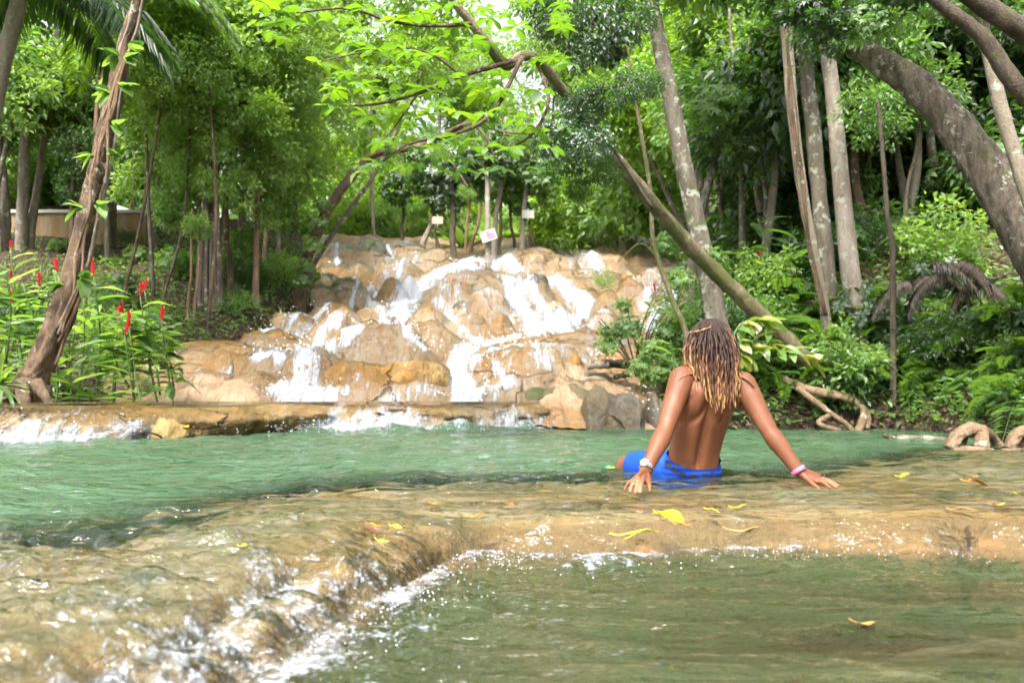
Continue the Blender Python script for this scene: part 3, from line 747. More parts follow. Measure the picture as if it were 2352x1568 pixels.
# spray and bubbles: far too many to count
OCT = np.array([[1, 0, 0], [-1, 0, 0], [0, 1, 0], [0, -1, 0], [0, 0, 1], [0, 0, -1]], float); OF = np.array([[0, 2, 4], [2, 1, 4], [1, 3, 4], [3, 0, 4], [2, 0, 5], [1, 2, 5], [3, 1, 5], [0, 3, 5]])
g = np.random.default_rng(91); C, R = [], []
LBs = spline([v[:] for v in LBW], 400); lbp = np.linspace(0, len(LBW)-1, 400)
sw = np.interp(lbp, [0, 2, 5, 6, 8, 9.2, 10.5, 12, 13, 14.2, 15, 16], [.3, .4, .4, .05, .25, 1, .9, .65, .9, .5, .9, .8]); sw /= sw.sum()
for k in g.choice(400, 2200, p=sw):
    C.append(LBs[k]+np.array([g.normal()*.12, -abs(g.normal())*.16+.05, abs(g.normal())*.10])); R.append(g.uniform(.003, .009))
for wpx, st, pts in STREAMS:
    if st < .8: continue
    h0 = [hitpx(*q) for q in pts]; h0 = [h for h in h0 if h is not None]
    for h in h0:
        for _ in range(22): C.append(np.array(h)+g.normal(size=3)*np.array([.16, .12, .07])+np.array([0, -.05, .09])); R.append(g.uniform(.006, .02))
LPs = np.array([v[:] for v in LIP[1:-1]])
for k in range(600):
    i = int(np.clip(g.normal(22, 15), 0, 48)); q = LPs[i]*(1-.5)+LPs[i+1]*.5; nrm_ = np.array([LPs[i+1][1]-LPs[i][1], -(LPs[i+1][0]-LPs[i][0])]); nrm_ /= np.linalg.norm(nrm_)
    dd = abs(g.normal())*.13+.01; tt = g.uniform(-.5, .5)
    C.append([q[0]+nrm_[0]*dd+(LPs[i+1][0]-LPs[i][0])*tt, q[1]+nrm_[1]*dd+(LPs[i+1][1]-LPs[i][1])*tt, ZL+g.uniform(0, .012)+.02*g.uniform()**6]); R.append(g.uniform(.0010, .0034))
C = np.array(C); R = np.array(R); V = (C[:, None, :]+OCT[None]*R[:, None, None]).reshape(-1, 3); Fc = (OF[None]+np.arange(len(C))[:, None, None]*6).reshape(-1, 3)
t = NT('water_drop'); M_drop = t.done(t.mixs(.45, t.sh('BsdfDiffuse', Color=(.75, .8, .85)), t.sh('BsdfGlossy', Color=(1, 1, 1), Roughness=.1)))
setp(obj('spray', mesh_np('spray', V, Fc, True), M_drop), kind='stuff')
# ------------------------------------------------------------------ foliage prototypes
def unit(v): return v/(np.linalg.norm(v, axis=-1, keepdims=True)+1e-9)
def leaf_arrays(pos, ax, up, L, Wd, fold=.18, droop=.12, four=True):
    ax = unit(ax); up = unit(up-ax*np.sum(up*ax, -1, keepdims=True)); sd_ = np.cross(ax, up)
    L = np.broadcast_to(L, (len(pos),))[:, None]; Wd = np.broadcast_to(Wd, (len(pos),))[:, None]
    n = len(pos); i = np.arange(n)[:, None]
    l = pos+ax*L*.46-sd_*Wd*.5+up*Wd*fold; r = pos+ax*L*.46+sd_*Wd*.5+up*Wd*fold; tip = pos+ax*L-up*L*droop
    if four:
        mid = pos+ax*L*.52+up*L*.02
        V = np.stack([pos, r, tip, l, mid], 1).reshape(-1, 3)
        Fc = np.concatenate([i*5+np.array([0, 1, 4]), i*5+np.array([4, 1, 2]), i*5+np.array([0, 4, 3]), i*5+np.array([4, 2, 3])], 0)
        return V, Fc, 5
    V = np.stack([pos, r, tip, l], 1).reshape(-1, 3)
    return V, np.concatenate([i*4+np.array([0, 1, 2]), i*4+np.array([0, 2, 3])], 0), 4
def rdir(n, g=rng): return unit(g.normal(size=(n, 3)))
def blob(name, seed, n, L, asp, nc, spread, hang=.3, four=False, shell=.55, flat=1.0, twigs=10):
    g = np.random.default_rng(seed)
    c = rdir(nc, g)*(g.uniform(shell, 1.0, (nc, 1)))
    c[:, 2] *= flat
    c *= (1+.25*fbm(c[:, 0]*1.5+seed, c[:, 1]*1.5, c[:, 2]*1.5, seed, 2))[:, None]
    k = g.integers(0, nc, n); off = g.normal(size=(n, 3))*spread*np.array([1, 1, .7])
    pos = c[k]+off
    ax = unit(off)*.8+unit(pos)*.4+np.array([0, 0, -hang])+g.normal(size=(n, 3))*.45
    up = np.array([0, 0, 1.])+g.normal(size=(n, 3))*.45
    s = g.uniform(.6, 1.25, n)
    V, Fc, m = leaf_arrays(pos, ax, up, L*s, L*asp*s, four=four)
    cv = g.uniform(0, 1, nc)
    lr = np.clip(.55*cv[k]+.45*g.uniform(0, 1, n), 0, 1)
    return mesh_np(name, V, Fc, False, {'lr': ('POINT', np.repeat(lr, m))})
def rosblob(name, seed, nros, per, L, asp, hang, shell=.5, flat=.8):
    g = np.random.default_rng(seed); c = rdir(nros, g)*g.uniform(shell, 1, (nros, 1)); c[:, 2] *= flat
    pos, ax, up, lr = [], [], [], []
    for q in c:
        a = unit(unit(q)*.6+np.array([0, 0, .5])+g.normal(size=3)*.3); b = unit(np.cross(a, [.3, .8, .1])); d = np.cross(a, b); v = g.uniform(0, 1)
        for j in range(per):
            th = 2*np.pi*j/per+g.uniform(-.3, .3)
            pos.append(q); ax.append(b*math.cos(th)+d*math.sin(th)+a*g.uniform(-.1, .5)+np.array([0, 0, -hang])); up.append(a+g.normal(size=3)*.15)
            lr.append(np.clip(.6*v+.4*g.uniform(), 0, 1))
    n = len(pos); s = g.uniform(.7, 1.15, n)
    V, Fc, m = leaf_arrays(np.array(pos), np.array(ax), np.array(up), L*s, L*asp*s, .12, .22, True)
    return mesh_np(name, V, Fc, False, {'lr': ('POINT', np.repeat(lr, m))})
KIND = {
 'fine': [blob('foliage_fine', 100+i, 1900, .15, .55, 62, .11) for i in range(3)],
 'mid': [blob('foliage_mid', 110+i, 1500, .175, .5, 44, .145) for i in range(3)],
 'leafy': [blob('foliage_leafy', 170+i, 900, .225, .5, 34, .17, four=True) for i in range(3)],
 'sparse': [blob('foliage_sparse', 120+i, 1300, .10, .42, 30, .15, shell=.2) for i in range(2)],
 'broad': [rosblob('foliage_broad', 130+i, 85, 9, .30, .38, .55) for i in range(2)],
 'shrub': [rosblob('foliage_shrub', 140+i, 130, 6, .26, .36, .15, .25, .75) for i in range(3)],
 'drape': [blob('foliage_drape', 150+i, 1000, .23, .44, 45, .2, hang=1.0, four=True) for i in range(2)],
 'tiny': [blob('foliage_tiny', 160+i, 2600, .09, .5, 40, .14, shell=.1, flat=.7) for i in range(2)],
}
MARKS = [(200, 480, 'the vine tree'), (480, 560, 'the fig'), (170, 530, 'the ochre wall'), (285, 480, 'the mint roof'), (730, 500, 'the branching tree'), (860, 570, 'the tall skyline boulder'), (1045, 520, 'the dark spotted trunk'), (1122, 540, 'the white sign'), (1205, 520, 'the pale slab trunk'), (1330, 600, 'the arched boulder'), (1350, 300, 'the draped vine'), (1560, 330, 'the lichen tree'), (1700, 200, 'the slim grey trunk'), (1830, 330, 'the vine-wrapped trunk'), (1935, 400, 'the smooth pale trunk'), (2120, 230, 'the great leaning trunk'), (2330, 450, 'the spotted trunk'), (1760, 720, 'the mossy leaning trunk'), (1950, 950, 'the forked bank roots'), (2230, 1000, 'the arched stilt roots'), (2200, 780, 'the fern bank'), (1460, 780, 'the midstream shrub'), (2050, 450, 'the crooked sapling'), (290, 850, 'the yellow boulder'), (640, 740, 'the rill by the left bank'), (1195, 130, 'the bent branch'), (930, 200, 'the sunlit bough'), (60, 60, 'the corner palm')]
def topx(p):
    x, y, z = p[0], p[1], p[2]-HC; f_ = y*CA+z*SA; return 1176+x/f_*F, 784-(z*CA-y*SA)/f_*F
def near(px, py, skip=()):
    m = min((k for k in MARKS if k[2] not in skip), key=lambda k: (k[0]-px)**2+(k[1]-py)**2); dx, dy = px-m[0], py-m[1]
    far_ = '' if dx*dx+dy*dy < 90**2 else 'well '
    if abs(dx) > abs(dy): return far_+('right of ' if dx > 0 else 'left of ')+m[2]
    return far_+('below ' if dy > 0 else 'above ')+m[2]
_kc = 0
def foliage(root, px, py, Y, rpx, kind, m, flat=1.0, name='foliage'):
    global _kc; _kc += 1
    c = at(px, py, Y); r = rpx/F*Y
    me = KIND[kind][_kc % len(KIND[kind])]
    o = obj(name, me, None, root)
    if len(me.materials) == 0: me.materials.append(L_mid)
    o.material_slots[0].link = 'OBJECT'; o.material_slots[0].material = m
    o.location = c-root.location; o.scale = (r, r, r*flat); o.rotation_euler = (rng.uniform(-.3, .3), rng.uniform(-.3, .3), rng.uniform(0, 6.28))
    return o
def foliage_w(root, loc, r, kind, m, flat=1.0, name='foliage'):
    global _kc; _kc += 1
    me = KIND[kind][_kc % len(KIND[kind])]
    if len(me.materials) == 0: me.materials.append(L_mid)
    o = obj(name, me, None, root); o.material_slots[0].link = 'OBJECT'; o.material_slots[0].material = m
    o.location = Vector(loc)-root.location; o.scale = (r, r, r*flat); o.rotation_euler = (rng.uniform(-.3, .3), rng.uniform(-.3, .3), rng.uniform(0, 6.28))
    return o
def limb(root, name, pts, m, k=12, n=36, rough=.10, seed=0, lobes=0, fr=6):
    """pts = (px, py, Y, radius px)"""
    W3 = np.array([[*at(p[0], p[1], p[2]), p[3]/F*p[2]] for p in pts])
    S = spline(W3, n); V, q, t_ = tube_np(S[:, :3], np.maximum(S[:, 3], .002), k, True, rough, seed, fr, lobes=lobes)
    return MB().add(V-np.array(root.location), q, t_).build(name, m, root)
def tree(name, label, bark, trunk, blobs=(), limbs=(), group=None, k=12, rough=.10, ground=True, lobes=0, fr=6):
    b = at(*trunk[0][:3])
    root = setp(empty(name, b), label, 'tree', group)
    tr = list(trunk)
    if ground:
        gz = float(zbank(b.x, b.y)); d = max(b.z-gz, 0)+.3
        x0, y0, Y0, r0 = tr[0]; tr = [(x0-(tr[1][0]-x0)*.1, y0+d*F/Y0, Y0, r0*1.15)]+tr
    limb(root, 'trunk', tr, bark, k, max(20, 8*len(tr)), rough, int(abs(trunk[0][0])), lobes, fr)
    for i, l in enumerate(limbs): limb(root, 'branch', l, bark, 8, 24, rough*.7, i)
    for bl in blobs: foliage(root, *bl)
    return root

# ------------------------------------------------------------------ named trees
T1 = tree('vine_tree', 'leaning brown tree wrapped in ropy vines on the left bank', B_brown,
  [(70, 905, 8.6, 39.6), (88, 850, 8.6, 29.0), (150, 705, 8.6, 25.1), (190, 560, 8.6, 23.1), (225, 400, 8.6, 21.8), (255, 260, 8.6, 17.8), (290, 100, 8.6, 14.5), (320, 0, 8.6, 12.5), (345, -150, 8.6, 9.9)],
  [(400, -190, 8.6, 150, 'mid', L_mid), (250, -200, 9, 150, 'mid', L_mid)],
  [[(60, 880, 8.5, 19.8), (20, 900, 8.4, 17.2), (-20, 935, 8.3, 13.2)], [(85, 880, 8.4, 15.8), (100, 905, 8.2, 10.6), (120, 935, 8.1, 7.9)], [(50, 890, 8.4, 17.2), (55, 915, 8.2, 14.5), (60, 940, 8.1, 11.9)]], k=26, rough=.22, fr=9, lobes=5)
pa = np.array([[88, 850], [150, 705], [190, 560], [225, 400], [255, 260], [290, 100], [320, 0]], float); ra = [29, 25, 23, 22, 18, 14.5, 12.5]
for i in range(15):                                          # vines climbing the trunk
    t0, t1 = sorted(rng.uniform(0, 6, 2)); t1 = max(t1, t0+1.6); t1 = min(t1, 6); ph = rng.uniform(0, 6.28); tw = rng.uniform(-.9, .9); pts = []
    for tt in np.linspace(t0, t1, 12):
        c = [np.interp(tt, range(7), pa[:, j]) for j in (0, 1)]; r = np.interp(tt, range(7), ra)*1.10; a = ph+tw*(tt-t0)+.25*math.sin(tt*5+i)
        pts.append((c[0]+r*math.cos(a), c[1]+r*.2*math.cos(a), 8.6-abs(math.sin(a))*r/F*8.6, rng.uniform(2.4, 4.2)))
    limb(T1, 'vine', pts, B_tan if i % 3 else B_pale, 6, 40, .1, i)
def leaf_mesh(name, L, Wd, shape='lance', fold=.18, droop=.25, nseg=7, wave=.03, seed=0):
    """one large leaf along +x, 28 triangles"""
    s = np.linspace(0, 1, nseg)
    w = {'lance': np.sin(np.pi*np.clip(s, 0, 1)**.75)**.8, 'obovate': np.sin(np.pi*s**1.35)**.75, 'heart': np.sin(np.pi*s**.55)**.7}[shape]*Wd/2
    w[-1] = 0.0; w[0] = Wd*.03
    z = -droop*L*s**2; x = L*s*(1-.12*droop*s)
    wa = wave*L*np.sin(s*9+seed)
    V = np.concatenate([np.stack([x, -w, z+np.abs(w)*fold+wa], -1), np.stack([x, 0*w, z], -1), np.stack([x, w, z+np.abs(w)*fold-wa*.6], -1)])
    i = np.arange(nseg-1); f = np.concatenate([np.stack([i, i+nseg, i+nseg+1, i+1], -1), np.stack([i+nseg, i+2*nseg, i+2*nseg+1, i+nseg+1], -1)])
    return mesh_np(name, V, f, True, {'lr': ('POINT', np.full(len(V), rng.uniform(.25, .8)))})
LEAF = {k: [leaf_mesh('leaf', 1, w, sh, fo, dr, seed=i*2+j) for i in range(4) for j, dr in enumerate((.15, .4))] for k, w, sh, fo in
        [('lance', .24, 'lance', .35), ('obovate', .46, 'obovate', .2), ('heart', .62, 'heart', .25), ('narrow', .13, 'lance', .4), ('oval', .40, 'lance', .25)]}
_lc = 0
def leaf(parent, loc, direction, L, kind, m, roll=0.0, name='leaf', origin=None):
    """a large leaf whose midrib leaves loc (world) along direction"""
    global _lc; _lc += 1
    me = LEAF[kind][_lc % len(LEAF[kind])]
    if len(me.materials) == 0: me.materials.append(L_mid)
    o = obj(name, me, None, parent); o.material_slots[0].link = 'OBJECT'; o.material_slots[0].material = m
    x = Vector(direction).normalized(); z = Vector((0, 0, 1))-x*x.z
    if z.length < .05: z = Vector((0, -1, 0))-x*x.y*-1
    z.normalize(); y = z.cross(x); R = Matrix((x, y, z)).transposed() @ Matrix.Rotation(roll, 3, 'X')
    o.rotation_euler = R.to_euler(); o.scale = (L, L, L); o.location = Vector(loc)-(origin if origin is not None else parent.location)
    return o
for (px, py, sd2) in [(190, 215, -1), (240, 200, 1), (170, 130, -1), (215, 355, 1), (160, 360, -1), (270, 140, 1), (150, 480, -1), (205, 470, 1), (245, 290, 1), (130, 655, -1), (300, 115, 1), (195, 640, 1)]:
    b = at(np.interp(py, pa[::-1, 1], pa[::-1, 0])+sd2*np.interp(py, pa[::-1, 1], ra[::-1])*.8, py, 8.35)
    for j in range(5):
        a = rng.uniform(-1.2, 1.2); leaf(T1, b, (sd2*math.cos(a), -.5+.5*rng.uniform(-1, 1), .7*math.sin(a)-.2), rng.uniform(.14, .24), 'heart', [L_mid, L_bright, L_blue, L_bright, L_mid][j], rng.uniform(-.5, .5))
# fig with a bundle of hanging roots
B_fig = bark_mat('bark_fig', (.06, .048, .036), (.17, .135, .10), .3, .3)
T2 = tree('fig_tree', 'tall fig with a bundle of straight aerial roots left of the falls', B_fig,
  [(482, 695, 16.5, 14), (482, 600, 16.5, 11), (486, 450, 16.5, 11), (490, 330, 16.5, 10), (492, 200, 16.5, 9), (500, 60, 16.5, 7)],
  [(440, 150, 15.8, 85, 'leafy', L_bright), (560, 90, 16, 90, 'leafy', L_bright), (500, 20, 16, 140, 'leafy', L_bright), (640, 60, 16.5, 120, 'leafy', L_bright), (380, 30, 16.5, 90, 'leafy', L_bright), (660, 180, 16.5, 70, 'leafy', L_bright), (380, 270, 16, 60, 'leafy', L_bright),
   (520, 240, 17.5, 90, 'leafy', L_bright), (580, 330, 16.8, 85, 'leafy', L_bright), (430, 340, 17, 70, 'leafy', L_bright), (620, 430, 17.5, 70, 'leafy', L_bright), (545, 430, 16, 48, 'leafy', L_bright), (490, 420, 15.9, 40, 'leafy', L_bright), (670, 320, 17.5, 75, 'leafy', L_bright), (340, 150, 17, 90, 'leafy', L_bright), (600, 150, 15.6, 60, 'sparse', L_yellow), (470, 250, 15.6, 60, 'leafy', L_bright), (560, 240, 15.7, 60, 'leafy', L_bright), (680, 130, 16, 70, 'sparse', L_yellow), (420, 400, 16.2, 45, 'leafy', L_bright), (640, 370, 16.6, 55, 'leafy', L_bright), (700, 250, 17, 60, 'sparse', L_bright), (610, 500, 17, 40, 'leafy', L_bright), (370, 330, 17.5, 75, 'leafy', L_bright), (330, 420, 18, 60, 'leafy', L_bright), (690, 400, 18.5, 70, 'leafy', L_bright), (660, 480, 18, 50, 'leafy', L_mid), (720, 330, 19, 70, 'leafy', L_yellow), (560, 560, 17.5, 40, 'leafy', L_mid), (390, 470, 17.5, 50, 'leafy', L_mid), (740, 200, 18, 80, 'leafy', L_bright), (320, 260, 17, 70, 'leafy', L_bright), (620, 260, 15.6, 50, 'leafy', L_yellow), (500, 330, 15.7, 45, 'leafy', L_bright), (700, 60, 17, 90, 'leafy', L_bright)],
  [[(490, 330, 16.5, 9), (530, 260, 16.5, 7), (600, 220, 16.4, 4)], [(488, 300, 16.5, 9), (440, 220, 16.5, 6), (400, 160, 16.4, 4)], [(490, 400, 16.5, 7), (545, 340, 16.3, 6), (575, 330, 16.2, 4)]], k=22, rough=.3, fr=8, lobes=7)
for (x0, x1, y0, y1, r) in [(458, 470, 705, 430, 6), (466, 476, 710, 330, 5), (474, 480, 712, 380, 6), (495, 492, 712, 420, 7), (504, 496, 715, 350, 6), (512, 500, 708, 460, 5), (450, 462, 700, 500, 4), (488, 486, 716, 520, 8)]:
    limb(T2, 'aerial_root', [(x0, y1+(y0-y1)*1.03, 16.3, r*.9), ((x0+x1)/2+rng.uniform(-3, 3), (y0+y1)/2, 16.2, r*.7), (x1, y1, 16.3, r*.55)], B_fig if r % 2 else B_grey, 8, 24, .15, r)
SLIM = [  # x0,y0 base -> x1,y1 top, distance, radius, bark, label, crown blobs
 (70, 545, 135, 60, 20, 10, B_pale, 'pale slim palm-like trunk in front of the ochre wall', [(140, -40, 20, 130, 'mid', L_mid), (60, -60, 20, 120, 'mid', L_mid)]),
 (10, 500, -10, 200, 19, 14, B_grey, 'grey trunk cut by the left edge above the wall', [(-20, 120, 19, 130, 'mid', L_mid)]),
 (163, 585, 172, 360, 18.5, 6, B_dark, 'thin dark trunk in front of the wall beside the vine tree', [(180, 340, 18.5, 50, 'mid', L_dark), (165, 420, 18.5, 40, 'mid', L_dark)]),
 (246, 540, 252, 200, 20, 5.5, B_pale, 'pole-straight pale trunk by the mint roof', [(255, 120, 20, 90, 'mid', L_yellow)]),
 (300, 500, 322, 250, 24, 6, B_tan, 'thin tan forked trunk right of the mint roof', [(330, 200, 24, 100, 'mid', L_bright)]),
 (352, 500, 352, 240, 25, 4.5, B_pale, 'thin pale trunk above the end of the wall', [(360, 200, 25, 80, 'mid', L_bright)]),
 (588, 640, 602, 330, 17, 8, B_tan, 'straight tan trunk standing right of the fig', [(610, 260, 17.4, 100, 'leafy', L_bright)]),
 (550, 620, 562, 380, 18, 7, B_pale, 'pale trunk between the fig and the straight tan trunk', [(565, 340, 18, 70, 'leafy', L_bright)]),
 (530, 645, 520, 470, 17, 8, B_brown, 'short dark trunk close behind the fig roots', [(515, 430, 17.4, 50, 'leafy', L_bright)]),
 (432, 730, 440, 540, 15.5, 4, B_tan, 'left of two thin stems before the fig', [(442, 520, 15.5, 28, 'leafy', L_bright)]),
 (446, 738, 458, 560, 15.5, 4, B_tan, 'right of two thin stems before the fig', [(462, 520, 15.5, 30, 'leafy', L_bright)]),
 (926, 566, 920, 420, 28.5, 5, B_dark, 'thin dark trunk at the top left of the falls', [(915, 430, 28, 50, 'broad', L_dark)]),
 (968, 575, 1003, 455, 28, 8, B_pale, 'slanting pale trunk on top of the falls', [(1010, 430, 28, 45, 'broad', L_dark)]),
 (1006, 575, 1000, 500, 27.5, 5, B_dark, 'short dark trunk carrying a brown plaque', [(1000, 465, 27.5, 32, 'broad', L_dark)]),
 (1044, 606, 1036, 400, 24.6, 9, B_dark, 'dark spotted trunk rooted among the top boulders', [(1030, 385, 24.4, 72, 'broad', L_blue), (970, 390, 24.6, 66, 'broad', L_dark), (1075, 410, 24.8, 48, 'broad', L_dark), (1045, 460, 24.7, 30, 'broad', L_dark)]),
 (1068, 585, 1082, 440, 27, 4.5, B_tan, 'thin pinkish trunk left of its twin behind the falls', [(1090, 430, 27, 45, 'broad', L_mid)]),
 (1080, 588, 1106, 450, 26.6, 4.5, B_tan, 'thin pinkish trunk right of its twin behind the falls', [(1120, 425, 26.6, 45, 'broad', L_mid)]),
 (1122, 628, 1119, 320, 23.8, 8.5, B_pale, 'pale trunk with the white sign nailed to it', [(1110, 330, 23.8, 60, 'broad', L_blue), (1150, 370, 23.8, 50, 'broad', L_dark)]),
 (1136, 545, 1158, 330, 24.6, 7, B_pale, 'pale forked trunk behind the trunk with the sign', [(1170, 330, 24.6, 60, 'broad', L_dark)]),
 (1146, 600, 1150, 470, 25, 5.5, B_moss, 'short olive trunk right of the sign', [(1160, 430, 25, 40, 'broad', L_mid)]),
 (1182, 598, 1172, 430, 25.5, 4.5, B_dark, 'thin crooked trunk on the pale skyline slab', [(1180, 420, 25.5, 52, 'broad', L_mid), (1195, 470, 25.5, 30, 'broad', L_mid)]),
 (1198, 602, 1208, 430, 25, 8, B_pale, 'thicker pale trunk on the pale skyline slab', [(1230, 400, 25, 62, 'broad', L_mid), (1250, 445, 25, 38, 'broad', L_bright)]),
 (1232, 582, 1214, 500, 27, 4, B_tan, 'thin tan stem leaning left at the right of the slab trunks', [(1205, 480, 27, 30, 'broad', L_mid)]),
 (1705, 470, 1690, 40, 15, 8, B_grey, 'slim grey trunk in the sunlit leaves right of the lichen tree', [(1700, 20, 15, 120, 'mid', L_yellow), (1640, 90, 15.5, 90, 'mid', L_yellow)]),
 (1660, 520, 1605, 120, 17, 6, B_pale, 'thin pale trunk leaning behind the lichen tree', [(1600, 110, 17, 110, 'mid', L_yellow), (1660, 220, 18, 100, 'mid', L_yellow), (1590, 300, 18, 80, 'mid', L_bright)]),
 (1760, 560, 1745, 160, 14, 6, B_grey, 'slender grey trunk left of the vine-wrapped pair', [(1750, 120, 14, 110, 'mid', L_bright), (1720, 270, 14.5, 80, 'mid', L_bright)]),
 (2050, 595, 2022, 290, 10, 7, B_dark, 'crooked sapling between the pale trunk and the great leaning trunk', [(2020, 250, 10.4, 80, 'mid', L_mid)]),
 (2080, 470, 2120, 250, 13, 5, B_dark, 'thin dark sapling behind the great leaning trunk', [(2120, 220, 13, 90, 'mid', L_mid)]),
 (860, 560, 850, 300, 30, 5, B_pale, 'faint pale trunk far behind the skyline boulders', [(850, 280, 30, 90, 'leafy', L_bright)]),
 (640, 560, 650, 330, 24, 5, B_pale, 'faint pale trunk left of the leaning branch tree', [(650, 300, 24, 85, 'leafy', L_bright)]),
]
for (x0, y0, x1, y1, Y, r, bk, lab, bl) in SLIM:
    mx, my = (x0+x1)/2+rng.uniform(-5, 5), (y0+y1)/2
    tree('slim_tree', lab, bk, [(x0, y0, Y, r*.95), (x0*.7+x1*.3+rng.uniform(-3, 3), y0*.7+y1*.3, Y, r*.82), (mx, my, Y, r*.76), (x1, y1, Y, r*.65), (x1+(x1-x0)*.2, y1-60, Y, r*.5)], bl, (), 'slim trees of the forest', 10, .12)
T4 = tree('branching_tree', 'tree with a long tan branch arching over the falls', B_brown,
  [(690, 660, 18, 15), (702, 600, 18, 13), (760, 470, 18, 12), (838, 372, 18, 10), (885, 348, 17.7, 9), (960, 338, 17.5, 8), (1040, 302, 17.5, 6), (1105, 258, 17.5, 3.5)],
  [(702, 610, 17.5, 24, 'shrub', L_mid), (716, 560, 17.5, 30, 'shrub', L_bright), (728, 510, 17.5, 30, 'shrub', L_mid), (690, 645, 17.4, 26, 'shrub', L_mid), (740, 470, 17.6, 24, 'shrub', L_mid), (1010, 350, 17.5, 30, 'tiny', L_mid), (1090, 300, 17.6, 40, 'tiny', L_bright), (1190, 320, 17.6, 42, 'tiny', L_bright), (1070, 440, 17.4, 26, 'tiny', L_bright), (980, 300, 17.6, 36, 'tiny', L_mid)],
  [[(990, 330, 17.5, 5), (1050, 292, 17.4, 4.5), (1095, 286, 17.4, 4), (1150, 302, 17.4, 3), (1230, 310, 17.3, 1.6)], [(1000, 334, 17.5, 4), (1035, 370, 17.4, 3), (1075, 430, 17.3, 1.8)], [(1090, 287, 17.4, 3), (1120, 320, 17.3, 2), (1135, 360, 17.3, 1.2)]], k=12)
T5 = tree('thin_leaning_tree', 'thin grey trunk leaning right across the left skyline rocks', B_grey,
  [(715, 622, 18.6, 6.5), (790, 500, 18.6, 5.5), (860, 400, 18.6, 5), (930, 260, 18.6, 4.5), (975, 150, 18.6, 3.5)], [(960, 150, 18.6, 70, 'fine', L_yellow)], (), None, 8)
T7 = tree('leaning_mossy_tree', 'long mossy trunk leaning left over the river with a bent top', B_moss,
  [(1885, 880, 10.7, 21.0), (1820, 795, 10.5, 19.6), (1700, 680, 10.2, 18.9), (1580, 560, 9.8, 17.5), (1480, 445, 9.3, 16.1), (1390, 335, 8.8, 14.7), (1290, 205, 8.2, 12.6), (1235, 138, 7.9, 11.9), (1198, 130, 7.8, 11.9), (1160, 148, 7.7, 12.6), (1110, 88, 7.5, 10.5), (1040, 0, 7.3, 9.1), (1000, -80, 7.1, 7.7)],
  (), [[(1870, 870, 10.5, 14.0), (1895, 900, 10.4, 12.6), (1950, 915, 10.3, 10.5), (1985, 950, 10.2, 9.1), (1978, 985, 10.1, 8.4)], [(1850, 885, 10.4, 9.8), (1880, 920, 10.3, 7.7), (1920, 955, 10.2, 6.3), (1950, 985, 10.2, 5.6)], [(1895, 860, 10.6, 15.4), (1920, 870, 10.6, 18.2), (1930, 905, 10.5, 18.2), (1925, 930, 10.5, 16.8)], [(1830, 880, 10.5, 8.4), (1850, 920, 10.4, 5.6), (1890, 950, 10.3, 4.9), (1900, 985, 10.2, 4.2)]], k=18, rough=.13)
T8 = tree('lichen_tree', 'upright grey trunk blotched with white lichen behind the seated person', B_grey,
  [(1655, 800, 10.9, 29.4), (1637, 690, 10.9, 24.3), (1610, 560, 10.9, 22.4), (1575, 400, 10.9, 20.5), (1545, 250, 10.9, 19.2), (1515, 100, 10.9, 17.9), (1495, 0, 10.9, 17.3), (1478, -130, 10.9, 15.4)],
  [(1440, -150, 10.9, 170, 'mid', L_mid), (1580, -170, 10.9, 170, 'mid', L_mid)], (), k=22, rough=.07)
tree('thin_sapling', 'thin wavy stem just left of the lichen blotched trunk', B_moss,
  [(1578, 780, 10.7, 7.3), (1545, 690, 10.7, 6.3), (1502, 560, 10.7, 5.6), (1494, 440, 10.7, 5.3), (1470, 290, 10.7, 4.6), (1450, 180, 10.7, 4.0), (1435, 60, 10.7, 3.3), (1425, -60, 10.7, 2.6)],
  [(1640, 600, 10.8, 46, 'shrub', L_mid), (1560, 640, 10.8, 40, 'shrub', L_bright), (1530, 560, 10.8, 40, 'shrub', L_mid), (1390, 640, 10.6, 40, 'sparse', L_bright)], [[(1510, 590, 10.7, 2.6), (1470, 560, 10.7, 1.7), (1420, 600, 10.7, 0.8)], [(1496, 480, 10.7, 2.0), (1560, 560, 10.7, 1.3), (1620, 600, 10.7, 0.8)]], None, 12)
tree('vine_wrapped_tree', 'narrow trunk wound with thin vines leaning left of the broader grey trunk', B_ringed,
  [(1897, 735, 11.0, 11.2), (1872, 600, 11.0, 11.2), (1842, 430, 11.0, 11.9), (1820, 250, 11.0, 12.5), (1800, 0, 11.0, 13.9), (1793, -90, 11.0, 13.2)], [(1790, -120, 11.0, 130, 'mid', L_dark)], (), None, 16)
for i in range(6):
    o = bpy.data.objects.get('vine_wrapped_tree')
    limb(o, 'vine', [(1895+rng.uniform(-8, 6), 725, 10.85, 1.8), (1868+rng.uniform(-10, 10), 590, 10.85, 1.8), (1842+rng.uniform(-11, 11), 430, 10.85, 1.7), (1820+rng.uniform(-12, 12), 250, 10.85, 1.7), (1802+rng.uniform(-12, 12), 20, 10.85, 1.7)], B_brown, 6, 40, .1, i)
tree('broad_grey_tree', 'broader grey trunk right behind the vine-wrapped trunk', B_grey,
  [(1903, 650, 11.7, 17.8), (1882, 450, 11.7, 17.8), (1857, 200, 11.7, 16.5), (1832, 0, 11.7, 14.5), (1825, -80, 11.7, 13.2)], [(1840, -90, 11.7, 150, 'mid', L_dark)], (), None, 16)
tree('pale_tree', 'smooth pale trunk with grey patches on the right bank', B_pale,
  [(1968, 730, 11.2, 23.2), (1950, 600, 11.2, 21.5), (1930, 400, 11.2, 18.9), (1911, 200, 11.2, 17.2), (1892, 60, 11.2, 15.5), (1880, -80, 11.2, 14.6)], [(1900, -80, 11.2, 140, 'mid', L_mid)], (), None, 18, .04)
